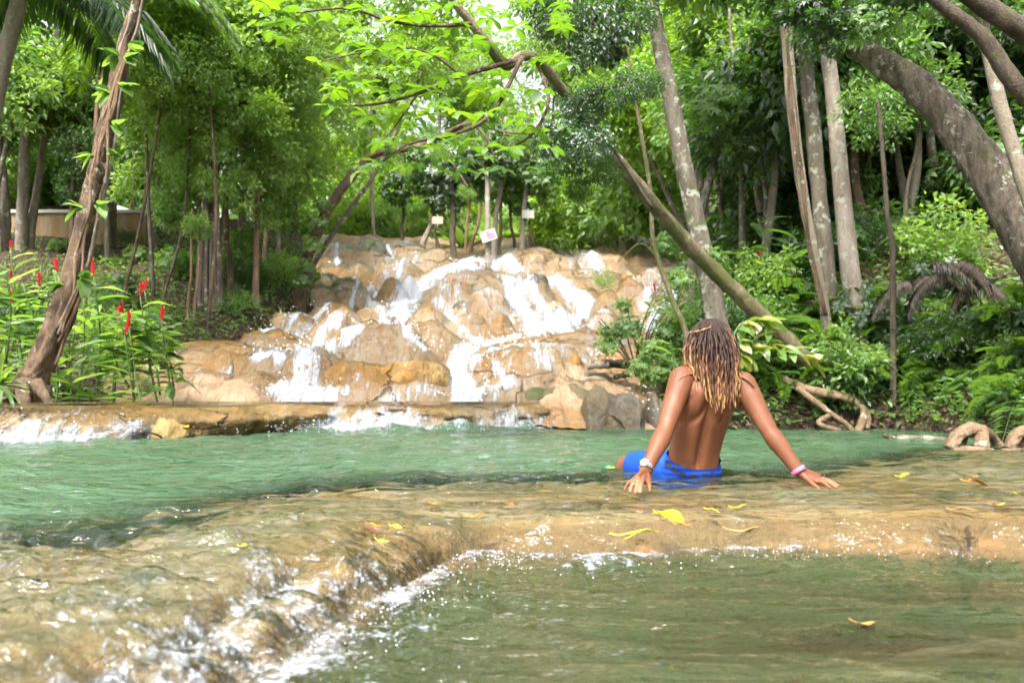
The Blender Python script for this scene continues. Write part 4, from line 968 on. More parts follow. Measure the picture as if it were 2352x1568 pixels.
tree('great_leaning_tree', 'very thick brown trunk leaning in from the right edge', B_great,
  [(2440, 700, 8, 59.2), (2335, 500, 8.2, 50.3), (2235, 345, 8.4, 43.7), (2120, 212, 8.6, 35.5), (2005, 130, 8.8, 28.1), (1935, 80, 9, 20.7)],
  [(1900, 50, 9, 90, 'mid', L_dark), (1980, 30, 8.4, 90, 'mid', L_mid)], [[(2400, 640, 8.6, 44.4), (2330, 470, 8.8, 31.1), (2290, 380, 8.9, 22.2)]], None, 26, .10)
tree('spotted_tree', 'slim spotted trunk crossing before the thick leaning trunk at the right edge', B_ringed,
  [(2385, 560, 7.6, 17.9), (2345, 400, 7.6, 16.4), (2302, 260, 7.6, 15.6), (2270, 120, 7.6, 14.0), (2252, 20, 7.6, 12.5), (2240, -80, 7.6, 10.9)], [(2230, -110, 7.6, 150, 'mid', L_mid)], (), None, 16)
ov = tree('overhanging_tree', 'dark branches reaching in at the upper right corner', B_dark,
  [(2760, 700, 6.2, 60), (2640, 400, 6.1, 50), (2500, 190, 6, 34), (2400, 100, 6, 27), (2300, 40, 6, 24), (2200, -30, 6, 20), (2080, -110, 6, 12)],
  [(1900, 20, 6.2, 85, 'broad', L_dark), (1990, 50, 6.2, 60, 'broad', L_mid), (1830, -10, 6.3, 80, 'broad', L_dark), (2050, -30, 6.2, 90, 'broad', L_dark), (2170, 10, 6.4, 50, 'broad', L_mid)],
  [[(2560, 300, 6, 26), (2430, 280, 6, 22), (2330, 190, 6, 20), (2262, 92, 6, 18), (2200, 40, 6, 16), (2120, -20, 6, 12)]], None, 14)
# climbing vine draped over the leaning tree
cv = setp(empty('draped_vine', at(1390, 335, 7.5)), 'dark vine leaves draped over the bend of the mossy trunk', 'vine')
limb(cv, 'stem', [(1500, 480, 7.6, 4), (1400, 330, 7.4, 4), (1330, 240, 7.3, 3), (1470, 180, 7.3, 2)], B_dark, 6)
for q in [(1300, 290, 62), (1345, 245, 55), (1400, 220, 52), (1450, 195, 50), (1300, 370, 50), (1350, 330, 58), (1390, 390, 40), (1260, 330, 42), (1490, 190, 36), (1330, 430, 34)]:
    foliage(cv, q[0], q[1], 7.5+rng.uniform(-.3, .3), q[2], 'drape', L_blue if rng.random() < .5 else L_dark, .8)
hb = tree('hanging_leaf_tree', 'dark leafy boughs hanging down at the top above the bent branch', B_dark,
  [(1420, -320, 9.5, 14), (1400, -150, 9.5, 12), (1380, 0, 9.4, 8), (1360, 60, 9.4, 4)],
  [(1290, 30, 9.4, 75, 'drape', L_dark), (1370, 60, 9.2, 70, 'drape', L_blue), (1440, 40, 9.4, 70, 'drape', L_dark), (1330, 120, 9.3, 48, 'drape', L_dark), (1240, 0, 9.5, 60, 'drape', L_mid), (1400, 120, 9.5, 42, 'broad', L_blue)], (), None, 8, ground=False)

# ------------------------------------------------------------------ big-leaved bough over the river
AL = setp(empty('almond_bough', at(1190, 120, 7.2)), 'sunlit bough of large paddle leaves in rosettes at the top centre', 'branch')
for pts in [[(1180, 140, 7.2, 6), (1060, 175, 7.0, 5), (960, 215, 6.9, 4), (860, 240, 6.8, 3), (770, 240, 6.7, 2)], [(1200, 132, 7.2, 6), (1130, 260, 7, 5), (1040, 310, 6.9, 4), (940, 330, 6.8, 3), (880, 370, 6.7, 2)], [(1080, 55, 7.1, 6), (1000, 60, 6.9, 4), (900, 50, 6.8, 4), (800, 20, 6.7, 3), (680, 30, 6.6, 2)],
            [(1060, 175, 7, 4), (1000, 130, 6.9, 3), (930, 110, 6.8, 2.4), (840, 120, 6.7, 2), (740, 140, 6.7, 1.6)], [(1230, 135, 7.3, 5), (1260, 230, 7.1, 4), (1220, 310, 7, 3), (1150, 350, 6.9, 2)], [(960, 215, 6.9, 3), (900, 300, 6.8, 2), (860, 340, 6.8, 1.6)]]:
    limb(AL, 'twig', pts, B_brown, 7, 30, .1, len(pts))
ROS = [(640, 55), (700, 22), (762, 40), (838, 12), (905, 48), (975, 40), (1040, 55), (1085, 95), (1130, 40), (740, 140), (800, 105), (862, 118), (930, 110), (1000, 132), (770, 205), (835, 196), (890, 205), (960, 200), (1030, 180), (1095, 205), (770, 250), (850, 262), (915, 268), (985, 262), (1050, 258), (1120, 265), (880, 322), (940, 330), (1000, 312), (1060, 330), (870, 378), (1110, 335), (1160, 210), (1200, 270), (1245, 215), (1165, 345), (1230, 300), (1260, 345), (610, 10), (1180, 60)]
for (px, py) in ROS:
    Y = rng.uniform(6.4, 7.1); b = at(px+rng.uniform(-8, 8), py+rng.uniform(-8, 8), Y)
    mm = L_almond if rng.random() < .8 else L_yellow
    ph = rng.uniform(0, 6.28); tilt = Vector((rng.uniform(-.4, .4), rng.uniform(-.6, .1), 1)).normalized()
    e1 = tilt.cross(Vector((0, 1, .2))).normalized(); e2 = tilt.cross(e1)
    for j in range(7):
        a = ph+j*6.283/7+rng.uniform(-.25, .25); d = e1*math.cos(a)+e2*math.sin(a)+tilt*rng.uniform(-.15, .3)
        leaf(AL, b, d, rng.uniform(.13, .20), 'obovate', mm, rng.uniform(-.4, .4))

pos, axs, ups, lrs = [], [], [], []                          # the farther, smaller rosettes of the bough
for i in range(120):
    px, py = rng.uniform(600, 1330), rng.uniform(-10, 400)
    if py > 120 and px < 760 or py > 250 and px < 850: px += 220
    b = np.array(at(px, py, rng.uniform(7.0, 8.8))); ph = rng.uniform(0, 6.28); v = rng.uniform(0, 1)
    tl = unit(np.array([rng.uniform(-.4, .4), rng.uniform(-.6, .1), 1])); e1 = unit(np.cross(tl, [0, 1, .2])); e2 = np.cross(tl, e1)
    for j in range(7):
        a = ph+j*.898; pos.append(b); axs.append(e1*math.cos(a)+e2*math.sin(a)+tl*rng.uniform(-.3, .2)); ups.append(tl); lrs.append(.5*v+.5*rng.uniform())
nl = len(pos); Ls = rng.uniform(.12, .19, nl); V, Fc, m_ = leaf_arrays(np.array(pos), np.array(axs), np.array(ups), Ls, Ls*.5, .15, .2)
o = obj('leaf_spray', mesh_np('leaf_spray', V-np.array(AL.location), Fc, False, {'lr': ('POINT', np.repeat(lrs, m_))}), L_almond, AL); o['kind'] = 'stuff'

# ------------------------------------------------------------------ palm with long fronds at the upper left
def frond_mesh(name, n, ll, sag, lw, bend, seed, taper=1.0):
    """feather frond of length 1 along +x"""
    g = np.random.default_rng(seed); s = np.linspace(.12, 1, n); x = s*(1-.15*bend*s); z = .35*s*(1-s)*1.2-bend*s**2*.55
    P = np.stack([x, 0*x, z], -1); pos = np.repeat(P, 2, 0); sg = np.tile([-1, 1], n)
    env = np.repeat(np.sin(np.pi*np.clip(s*.86+.1, 0, 1))**.6, 2)*taper
    ax = np.stack([np.full(2*n, .55), sg*1.0, np.full(2*n, -sag)], -1)+g.normal(size=(2*n, 3))*.07
    up = np.tile([0, 0, 1.], (2*n, 1))+g.normal(size=(2*n, 3))*.15
    V, Fc, m = leaf_arrays(pos, ax, up, ll*env*g.uniform(.85, 1.1, 2*n), lw, .1, .22, True)
    lr = np.repeat(g.uniform(.2, .9, 2*n), m)
    Sx = np.linspace(0, 1, 14); Pz = np.stack([Sx*(1-.15*bend*Sx), 0*Sx, .35*Sx*(1-Sx)*1.2-bend*Sx**2*.55], -1)
    Vt, q, t_ = tube_np(Pz, np.linspace(.010, .002, 14)*(lw/.05)**.5, 5)
    q = np.vstack([q[:, [0, 1, 2]], q[:, [0, 2, 3]], t_])
    return mesh_np(name, np.vstack([V, Vt]), np.vstack([Fc, q+len(V)]), False, {'lr': ('POINT', np.concatenate([lr, np.full(len(Vt), .3)]))})
PALMF = [frond_mesh('palm_frond', 62, .30, .9, .022, .9, 300+i) for i in range(3)]
def palm(label, px, py, Y, base, L, n, bark, mats):
    c = at(px, py, Y); b = at(*base); root = setp(empty('palm_tree', b), label, 'palm')
    S = spline(np.array([[b.x, b.y, b.z-1.5, .16], [*(b*.5+c*.5), .12], [*c, .11]]), 24); V, q, t_ = tube_np(S[:, :3], S[:, 3], 12, True, .08)
    MB().add(V-np.array(b), q, t_).build('trunk', bark, root)
    for i in range(n):
        a = i*2.4+.4; me = PALMF[i % 3]
        if len(me.materials) == 0: me.materials.append(L_mid)
        o = obj('frond', me, None, root); o.material_slots[0].link = 'OBJECT'; o.material_slots[0].material = mats[i % len(mats)]
        o.location = c-b; o.scale = (L,)*3; o.rotation_euler = (0, rng.uniform(-.5, .15), a)
palm('coconut palm with drooping fronds at the upper left corner', 60, -60, 11.5, (-90, 560, 12), 2.4, 15, B_pale, [L_dark, L_mid, L_dark])
palm('palm with sunlit yellow-green fronds behind the corner palm', 235, -70, 14, (262, 520, 22), 2.7, 14, B_pale, [L_yellow, L_bright, L_mid])
palm('small palm fronds in the shade above the wall', 60, 205, 19, (52, 520, 20), 2.0, 10, B_pale, [L_mid, L_dark])

# ------------------------------------------------------------------ forest behind, tree by tree
def grove(n, name, label, group, pxr, Yr, pyr, rr, kinds, mats, bark, nb=3, tr=(.045, .10)):
    for i in range(n):
        Y = rng.uniform(*Yr); px = pxr[0]+(pxr[1]-pxr[0])*((i+rng.uniform(.1, .9))/n); py = rng.uniform(*pyr)
        top = at(px, py, Y); gz = float(zbank(top.x, Y)); bx = top.x+rng.uniform(-.8, .8)
        if 9 < Y < 31: bx = min(bx, float(xl(Y))-.6) if bx < 0 else max(bx, float(xr(Y))+.6)
        gz = float(zbank(bx, Y)); b = Vector((bx, Y, gz))
        root = setp(empty(name, b), label+', '+near(px, py), 'tree', group)
        r = rng.uniform(*tr)
        S = spline(np.array([[*b, r*1.2], [*(b*.6+top*.4+Vector((rng.uniform(-.3, .3), 0, 0))), r], [*top, r*.6], [*(top+Vector((0, 0, 1.5))), r*.3]]), 18)
        S[0, 2] -= .3; V, q, t_ = tube_np(S[:, :3], S[:, 3], 7, True, .1, i)
        MB().add(V-np.array(b), q, t_).build('trunk', bark[i % len(bark)], root)
        for j in range(nb):
            rp = rng.uniform(*rr); foliage(root, px+rng.uniform(-1, 1)*rp*.9, py+rng.uniform(-.9, .9)*rp, Y+rng.uniform(-1, 1), rp, kinds[(i+j) % len(kinds)], mats[int(rng.integers(len(mats)))])
BK = [B_pale, B_grey, B_brown, B_tan]
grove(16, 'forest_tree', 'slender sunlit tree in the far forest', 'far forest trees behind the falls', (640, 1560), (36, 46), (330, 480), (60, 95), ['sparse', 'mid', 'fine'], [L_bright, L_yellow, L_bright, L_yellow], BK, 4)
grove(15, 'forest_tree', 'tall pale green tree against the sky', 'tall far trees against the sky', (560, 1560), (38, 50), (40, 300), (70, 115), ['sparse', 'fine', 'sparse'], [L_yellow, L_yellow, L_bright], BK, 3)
grove(14, 'forest_tree', 'yellow-green sunlit background tree', 'sunlit trees beyond the left wall', (-120, 420), (26, 38), (180, 460), (60, 110), ['mid', 'fine'], [L_yellow, L_bright, L_mid], BK, 3)
grove(6, 'forest_tree', 'dense leafy tree of the upper left', 'leafy trees of the upper left', (-60, 430), (18, 26), (40, 260), (80, 120), ['leafy', 'mid'], [L_mid, L_bright, L_bright], BK, 3)
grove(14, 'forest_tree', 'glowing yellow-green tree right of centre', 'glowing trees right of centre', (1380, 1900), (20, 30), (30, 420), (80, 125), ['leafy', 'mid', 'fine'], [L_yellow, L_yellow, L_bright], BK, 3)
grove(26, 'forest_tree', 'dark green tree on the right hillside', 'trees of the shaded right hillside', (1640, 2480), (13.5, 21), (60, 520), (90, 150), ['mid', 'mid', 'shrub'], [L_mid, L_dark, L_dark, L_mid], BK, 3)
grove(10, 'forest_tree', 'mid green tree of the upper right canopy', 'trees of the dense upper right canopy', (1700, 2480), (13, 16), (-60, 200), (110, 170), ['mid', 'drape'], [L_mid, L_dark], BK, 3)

grove(9, 'forest_tree', 'light green tree of the left forest', 'light green trees behind the fig', (300, 690), (20, 28), (20, 400), (80, 130), ['leafy', 'mid'], [L_bright, L_bright, L_yellow], [B_brown, B_grey], 4, (.03, .07))
grove(5, 'forest_tree', 'leafy tree beside the fig crown', 'leafy trees beside the fig', (300, 560), (15, 17.5), (0, 200), (70, 110), ['leafy', 'sparse'], [L_bright, L_yellow, L_bright], [B_fig, B_brown], 4, (.02, .04))
# far wood: reads as one mass
g = np.random.default_rng(55); n = 60000
x = g.uniform(-60, 60, n); y = g.uniform(50, 62, n)
top = 18+4*fbm(x*.12, 0*x, 0, 401, 3)+3*sstep(8, 30, x)
z = 4+(top-4)*g.uniform(0, 1, n)**.8
V, Fc, m_ = leaf_arrays(np.stack([x, y, z], -1), rdir(n, g)+np.array([0, -.3, -.4]), np.array([0, -.6, .6])+g.normal(size=(n, 3))*.5, g.uniform(.45, .8, n), g.uniform(.25, .4, n), four=False)
lr = np.clip(.5+.5*fbm(x*.3, y*.3, z*.3, 402, 3)+g.uniform(-.2, .2, n), 0, 1)
setp(obj('distant_wood', mesh_np('distant_wood', V, Fc, False, {'lr': ('POINT', np.repeat(lr, 4))}), L_bright), kind='stuff')

# ------------------------------------------------------------------ undergrowth
def bushes(n, label, group, region, rr, kinds, mats, name='bush'):
    for i in range(n):
        for _ in range(30):
            x, y = region(rng); 
            if x < xl(y)-.15 or x > xr(y)+.15: break
        z = float(zbank(x, y)); r = rng.uniform(*rr)
        root = setp(empty(name, (x, y, z)), label+', '+near(*topx((x, y, z+r*.7))), 'shrub', group)
        S = np.array([[x, y, z-.1], [x+rng.uniform(-.1, .1), y, z+r*.5], [x, y, z+r]]); V, q, t_ = tube_np(spline(S, 6), np.linspace(.02, .006, 6), 5)
        MB().add(V-np.array([x, y, z]), q, t_).build('stem', B_dark, root)
        foliage_w(root, (x, y, z+r*.75), r, kinds[i % len(kinds)], mats[int(rng.integers(len(mats)))], .85)
bushes(32, 'leafy shrub on the left bank', 'left bank undergrowth', lambda g: (lambda y: (xl(y)-g.uniform(.1, 7), y))(g.uniform(9.5, 23)), (.22, .6), ['shrub', 'tiny', 'mid'], [L_mid, L_dark, L_bright])
bushes(105, 'leafy shrub on the right bank', 'right bank undergrowth', lambda g: (lambda y: (xr(y)+g.uniform(.4, 9), y))(g.uniform(7.5, 19)), (.3, .8), ['shrub', 'mid', 'tiny'], [L_dark, L_mid, L_dark, L_bright])
bushes(30, 'bright shrub at the top of the falls', 'shrubs behind the falls', lambda g: (lambda y: ((xl(y)-.3)*(g.uniform() < .5)+0 if False else (xr(y)+g.uniform(.2, 5)), y))(g.uniform(16, 33)), (.5, 1.1), ['shrub', 'mid'], [L_bright, L_mid])
for i in range(34):                                           # growth along the skyline of the falls
    px = rng.uniform(650, 1600); Y = rng.uniform(31.5, 36); py = rng.uniform(470, 575); c = at(px, py, Y)
    root = setp(empty('bush', (c.x, c.y, c.z-1)), 'sunlit bush behind the falls, '+near(px, py), 'shrub', 'bushes behind the skyline')
    foliage_w(root, c, rng.uniform(.8, 1.5), ['shrub', 'mid', 'fine'][i % 3], [L_bright, L_yellow, L_yellow, L_bright][i % 4])
    S = np.array([[c.x, c.y, c.z-2.0], [c.x, c.y, c.z]]); V, q, t_ = tube_np(spline(S, 4), np.linspace(.04, .02, 4), 5)
    MB().add(V-np.array(root.location), q, t_).build('stem', B_brown, root)
def scatter(name, n, region, Lr, asp, m, lift, hang, seed):
    g = np.random.default_rng(seed); P = np.array([region(g) for _ in range(n)]); z = zbank(P[:, 0], P[:, 1])+g.uniform(*lift, n)
    ok = (P[:, 0] < xl(P[:, 1])-.02) | (P[:, 0] > xr(P[:, 1])+.02)
    P = P[ok]; z = z[ok]; k = len(z)
    V, Fc, m_ = leaf_arrays(np.stack([P[:, 0], P[:, 1], z], -1), rdir(k, g)*np.array([1, 1, .4])+np.array([0, 0, hang]), np.array([0, 0, 1.])+g.normal(size=(k, 3))*.4, g.uniform(*Lr, k), g.uniform(*Lr, k)*asp, four=False)
    setp(obj(name, mesh_np(name, V, Fc, False, {'lr': ('POINT', np.repeat(g.uniform(0, 1, k), m_))}), m), kind='stuff')
scatter('ground_cover', 40000, lambda g: (lambda y: (xl(y)-abs(g.normal())*4, y) if g.uniform() < .22 else (xr(y)+abs(g.normal())*4, y))(g.uniform(6.2, 26)), (.07, .17), .5, L_mid, (.0, .22), .25, 61)
scatter('leaf_litter', 24000, lambda g: (lambda y: (xl(y)-abs(g.normal())*4, y) if g.uniform() < .45 else (xr(y)+abs(g.normal())*3, y))(g.uniform(6.2, 22)), (.06, .15), .5, L_dry, (.0, .03), 0, 62)

# ferns on the right bank
FERN = [frond_mesh('fern_frond', 30, .20, .25, .05, .75, 320+i) for i in range(4)]
for me in FERN: me.materials.append(L_fern)
FERNS = [(1790, 640, 9.6), (1830, 770, 9.0), (1900, 760, 8.8), (1770, 720, 9.4), (1945, 820, 8.4), (2030, 800, 8.2), (2080, 860, 7.8), (2120, 760, 8.4), (2160, 720, 8.6), (2200, 830, 7.7), (2240, 780, 7.8), (2290, 740, 8.0), (2330, 830, 7.2), (2270, 880, 7.2), (2210, 920, 7.1), (2330, 910, 6.8), (2160, 900, 7.4), (2090, 930, 7.5), (2020, 900, 7.9), (1790, 850, 8.6), (1770, 910, 8.6), (1840, 930, 8.2), (2350, 690, 8.2), (2250, 660, 8.8), (1990, 880, 8.1), (2345, 960, 6.6), (1720, 870, 9.0), (1865, 690, 9.4), (1760, 780, 9), (1800, 690, 9), (1930, 900, 9), (1870, 860, 9), (2010, 740, 9), (2060, 700, 9), (1960, 760, 9), (2130, 850, 9), (2300, 960, 9), (1730, 940, 9), (1985, 690, 9)]
for i, (px, py, Y) in enumerate(FERNS):
    Y = float(np.interp(px, [1700, 2050, 2200, 2350], [10.7, 10.5, 9.9, 8.0]))+(935-py)*.006
    c = at(px, py+22, Y); c.z = max(c.z, float(zbank(c.x, c.y))-.05) if c.z < float(zbank(c.x, c.y)) else c.z
    root = setp(empty('fern', c), 'fern with arching fronds on the right bank, '+near(px, py, ('the fern bank',)), 'fern', 'ferns of the right bank')
    for j in range(8):
        o = obj('frond', FERN[(i+j) % 4], None, root); L = rng.uniform(.62, 1.0); o.scale = (L, L, L)
        a = j*.785+rng.uniform(-.3, .3); a = a if rng.random() < .35 else -1.57+rng.uniform(-1.3, 1.3)
        o.rotation_euler = (rng.uniform(-.3, .3), rng.uniform(-.75, .1), a)

# red ginger
t = NT('red_bract'); M_red = t.pbr(t.mix(t.noise(t.pos(), 60, 2), (.55, .008, .02), (.75, .03, .05)), .4)
t = NT('green_stem'); M_stem = t.pbr((.07, .13, .025), .6)
mbr = MB()
for k in range(26):                                           # stacked bracts
    s = k/25; a = k*2.4; r = .16*math.sin(math.pi*(.15+.8*(1-s)))**.8
    d = np.array([math.cos(a), math.sin(a), 1.1]); V, Fc, _ = leaf_arrays(np.array([[0, 0, s*.75]]), d[None], np.array([[-math.cos(a), -math.sin(a), .6]]), np.array([.16+r]), np.array([.15]), .2, -.1)
    mbr.add(V, None, Fc)
FLOWER = mbr.mesh('flower', False); FLOWER.materials.append(M_red)
def ginger(px, py, Y, h, label, group, flower=True, nleaf=11, L=(.28, .42), mats=(L_mid, L_bright, L_mid), lean=.25, kind='lance'):
    top = at(px, py, Y); gz = float(zbank(top.x, Y)); b = Vector((top.x+rng.uniform(-lean, lean), Y+rng.uniform(0, .25), max(gz, top.z-h)))
    root = setp(empty('ginger_plant', b), label+', '+near(px, py), 'plant', group)
    S = spline(np.array([[*b], [*(b*.5+top*.5+Vector((rng.uniform(-.06, .06), .04, 0)))], [*top]]), 10); V, q, t_ = tube_np(S, np.linspace(.014, .006, 10), 6)
    MB().add(V-np.array(b), q, t_).build('stem', M_stem, root)
    ph = rng.uniform(0, 3.14)
    for j in range(nleaf):
        s = .25+.75*j/nleaf; p = Vector(S[int(s*9)]); a = ph+j*3.14+rng.uniform(-.6, .6)
        leaf(root, p, (math.cos(a), math.sin(a)*.7-.25, rng.uniform(-.1, .7)), rng.uniform(*L), kind, mats[j % len(mats)], rng.uniform(-.5, .5))
    if flower:
        o = obj('flower', FLOWER, None, root); o.location = top-b; fs = rng.uniform(.12, .2); o.scale = (fs, fs, fs*rng.uniform(1.0, 1.5)); o.rotation_euler = (rng.uniform(-.2, .2), rng.uniform(-.2, .2), 0)
for (px, py) in [(24, 572), (26, 640), (28, 695), (130, 625), (215, 636), (192, 685), (322, 680), (332, 668), (283, 722), (272, 730), (296, 755), (302, 792), (286, 770), (372, 748), (90, 660)]:
    ginger(px, py, rng.uniform(8.9, 10.2), 1.3, 'red-spiked ginger plant on the left bank', 'red flowering ginger of the left bank')
for i in range(26):
    px = rng.uniform(-40, 400); py = np.interp(px, [-40, 200, 400], [600, 640, 735])+rng.uniform(-20, 120)
    ginger(px, py, rng.uniform(8.8, 10.6), 1.2 if px < 250 else .55, 'flowerless ginger on the left bank', 'flowerless ginger of the left bank', False, 12, (.26, .45), (L_mid, L_bright, L_dark))
for i, (px, py) in enumerate([(1745, 600), (1820, 580), (1710, 560), (1860, 640), (1780, 650), (1905, 590), (2000, 640), (1740, 500)]):
    ginger(px, py, rng.uniform(11.8, 13), 1.0, 'broad-leaved plant with a red flower' if i == 0 else 'flowerless broad-leaved plant',
           'flowering broad-leaved plants of the right bank' if i == 0 else 'broad-leaved plants of the right bank', i == 0, 12, (.4, .62), (L_mid, L_dark, L_blue), .3)
# spiky plant at the left edge, yellowing plant, shrub in midstream, banana leaves
sp = setp(empty('strap_leaf_plant', at(0, 900, 7.6)), 'strap-leaved plant at the left edge beside the vine tree roots', 'plant')
for j in range(14):
    a = rng.uniform(-1.2, 1.5); leaf(sp, at(-5, 885, 7.6), (math.cos(a)*.8, -.35+rng.uniform(-.4, .3), .9*math.sin(a)+.35), rng.uniform(.3, .45), 'narrow', L_mid if j % 2 else L_bright)
yp = setp(empty('yellowing_plant', at(1650, 880, 10.1)), 'plant with yellowing spotted leaflets right of the person', 'plant')
for pts in [[(1650, 880, 10.1, 4), (1675, 800, 10.1, 3.4), (1740, 785, 10.1, 3), (1800, 800, 10.1, 2.4), (1860, 825, 10.1, 1.5)], [(1650, 880, 10.1, 4), (1690, 760, 10.1, 3), (1730, 735, 10.1, 2.4), (1765, 745, 10.1, 1.6)], [(1650, 880, 10.1, 4), (1690, 820, 10.1, 3), (1720, 815, 10.1, 2)]]:
    limb(yp, 'stem', pts, M_stem, 6, 20, .02)
    Sx = spline(np.array([[*at(*q[:3])] for q in pts]), 12)
    for j in range(4, 12):
        for sg in (-1, 1):
            leaf(yp, Sx[j], (.3*sg+.35+rng.uniform(-.4, .4), -.4+rng.uniform(-.4, .4), -.4 if sg < 0 else .25+rng.uniform(-.4, .3)), rng.uniform(.20, .36), 'oval', L_old if rng.random() < .55 else L_bright, rng.uniform(-.9, .9))
ms = setp(empty('midstream_shrub', at(1470, 860, 11.2)), 'leafy shrub growing on the rocks left of the person', 'shrub')
for i in range(11):
    tx, ty = rng.uniform(1370, 1560), rng.uniform(685, 800)
    limb(ms, 'stem', [(1470+rng.uniform(-25, 25), 865, 11.2, 2.6), ((1470+tx)/2+rng.uniform(-8, 8), (860+ty)/2-15, 11.2, 2), (tx, ty, 11.2, 1.2)], B_dark, 5, 16, .05)
for q in [(1400, 790, 36), (1440, 750, 42), (1430, 700, 28), (1490, 800, 44), (1530, 760, 34), (1470, 840, 40), (1395, 760, 26), (1540, 830, 34), (1500, 860, 36)]: foliage(ms, q[0], q[1], 11.2, q[2], 'shrub', L_mid if q[2] % 4 else L_bright)
for i, (px, py) in enumerate([(1505, 672), (1560, 640)]):
    ginger(px, py, 11.2, .9, 'red budded ginger', 'red ginger beside the midstream shrub', True, 9, (.22, .34), (L_blue, L_mid, L_bright))
for (px, py) in [(1540, 780), (1560, 830)]:
    ginger(px, py, 10.6, .6, 'bright broad-leaved sprout', 'broad-leaved sprouts left of the person', False, 7, (.25, .36), (L_bright, L_mid))
for i, (px, py, Y) in enumerate([(1150, 545, 29), (1085, 555, 30), (1060, 560, 29.5), (1180, 555, 31)]):
    b = at(px, py+30, Y); root = setp(empty('banana_plant', b), 'banana-like plant with big paddle leaves behind the falls', 'plant', 'banana-like plants behind the falls')
    V, q, t_ = tube_np(spline(np.array([[*b-Vector((0, 0, 1))], [*b], [*(b+Vector((.05, 0, .4)))]]), 6), np.linspace(.12, .07, 6), 7); MB().add(V-np.array(b), q, t_).build('stem', M_stem, root)
    for j in range(7):
        a = j*.9+i; leaf(root, b+Vector((0, 0, .3)), (math.cos(a), -.4*abs(math.sin(a)), rng.uniform(.4, 1.3)), rng.uniform(1.0, 1.6), 'lance', L_bright if j % 2 else L_mid, rng.uniform(-.5, .5))

df = setp(empty('dead_fronds', at(2180, 650, 10.6)), 'heap of dry brown palm fronds lying on the right bank', 'fronds')
L_dead = leaf_mat('dead_frond', (.02, .014, .01), (.045, .032, .022), (.08, .06, .042), (.05, .03, .015), .03, .2)
for j in range(9):
    o = obj('frond', PALMF[j % 3], None, df); o.material_slots[0].link = 'OBJECT'; o.material_slots[0].material = L_dead; o.scale = (.85,)*3
    o.location = (rng.uniform(-.5, .5), rng.uniform(-.3, .3), rng.uniform(.0, .35)); o.rotation_euler = (rng.uniform(-.4, .4), rng.uniform(.1, .6), rng.uniform(2.2, 4.8) if j % 2 else rng.uniform(-1.4, .3))
# ------------------------------------------------------------------ the seated person
PR = setp(empty('person', onz(1590, 1098, 0)), 'person with long brown and blond dreadlocks in blue shorts leaning back on both hands', 'person')
PO = np.array(PR.location)
def A(px, py, Y): return np.array(at(px, py, Y))
t = NT('skin'); p = t.n('TexCoord').outputs['Object']
n1 = t.noise(p, 7, 4, .6); n2 = t.noise(p, 160, 4, .7); n3 = t.noise(p, 30, 4, .6)
c = t.ramp(n1, [(.3, (.115, .041, .018)), (.55, (.155, .058, .026)), (.75, (.20, .080, .039))])
c = t.mix(t.math('MULTIPLY', t.attr('val'), .85), c, (.34, .15, .09))
c = t.mix(t.math('MULTIPLY', t.step(n3, .5, .75), .25), c, (.13, .045, .02))
M_skin = t.pbr(c, t.math('MULTIPLY_ADD', t.noise(p, 45, 4, .7), .5, .26), t.bump(t.math('ADD', t.math('MULTIPLY', n2, .6), n3), .25, .012), .35, Subsurface_Weight=.08, Subsurface_Radius=(.012, .005, .003))
def remesh(mb, name, vox, it, origin):
    me0 = mb.mesh('tmp', True); o = obj('tmp', me0)
    r = o.modifiers.new('r', 'REMESH'); r.mode = 'VOXEL'; r.voxel_size = vox; r.use_smooth_shade = True
    s = o.modifiers.new('s', 'SMOOTH'); s.factor = .5; s.iterations = it
    dg = bpy.context.evaluated_depsgraph_get(); dg.update()
    me = bpy.data.meshes.new_from_object(o.evaluated_get(dg)); me.name = name
    bpy.data.objects.remove(o)
    co = np.empty(len(me.vertices)*3, np.float32); me.vertices.foreach_get('co', co)
    me.polygons.foreach_set('use_smooth', np.ones(len(me.polygons), bool))
    return me, co.reshape(-1, 3).astype(float)
def setco(me, co, origin):
    me.vertices.foreach_set('co', (co-np.asarray(origin)).astype(np.float32).ravel()); me.update()
def ell(mb, c, r, sub=3):
    V, Fc = ico(sub); mb.add(V*np.asarray(r)+np.asarray(c), None, Fc)
def chain(mb, pts, n=18, k=14):
    S = spline(np.array([[*p[0], p[1], p[2] if len(p) > 2 else p[1]] for p in pts]), n)
    V, q, t_ = tube_np(S[:, :3], S[:, 3], k, True, R2=S[:, 4]); mb.add(V, q, t_)
    ell(mb, S[0, :3], (S[0, 3:5].min()*.98,)*3, 2); ell(mb, S[-1, :3], (S[-1, 3:5].min()*.98,)*3, 2)
body = MB()
# trunk: (centre, half depth along the frame normal ~y, half width along x)
SP = [(A(1578, 1126, 4.10), .115, .150), (A(1588, 1092, 4.075), .108, .140), (A(1592, 1060, 4.045), .095, .126), (A(1598, 1020, 4.01), .090, .128), (A(1608, 970, 3.97), .098, .140), (A(1620, 925, 3.935), .108, .152), (A(1630, 893, 3.915), .106, .158), (A(1634, 870, 3.905), .088, .140), (A(1635, 852, 3.90), .066, .090), (A(1634, 838, 3.90), .055, .062)]
S = spline(np.array([[*a, b, c] for a, b, c in SP]), 44)
k = 40; an = np.linspace(0, 2*np.pi, k, endpoint=False)
def sup(u, e): return np.sign(u)*np.abs(u)**e
V = []
for r_ in S:
    V.append(np.stack([r_[0]+sup(np.sin(an), .86)*r_[4], r_[1]+sup(np.cos(an), .86)*r_[3], np.full(k, r_[2])], -1))
V = np.array(V); nS = len(S); V[:, :, 2] += (V[:, :, 1]-S[:, 1][:, None])*.18
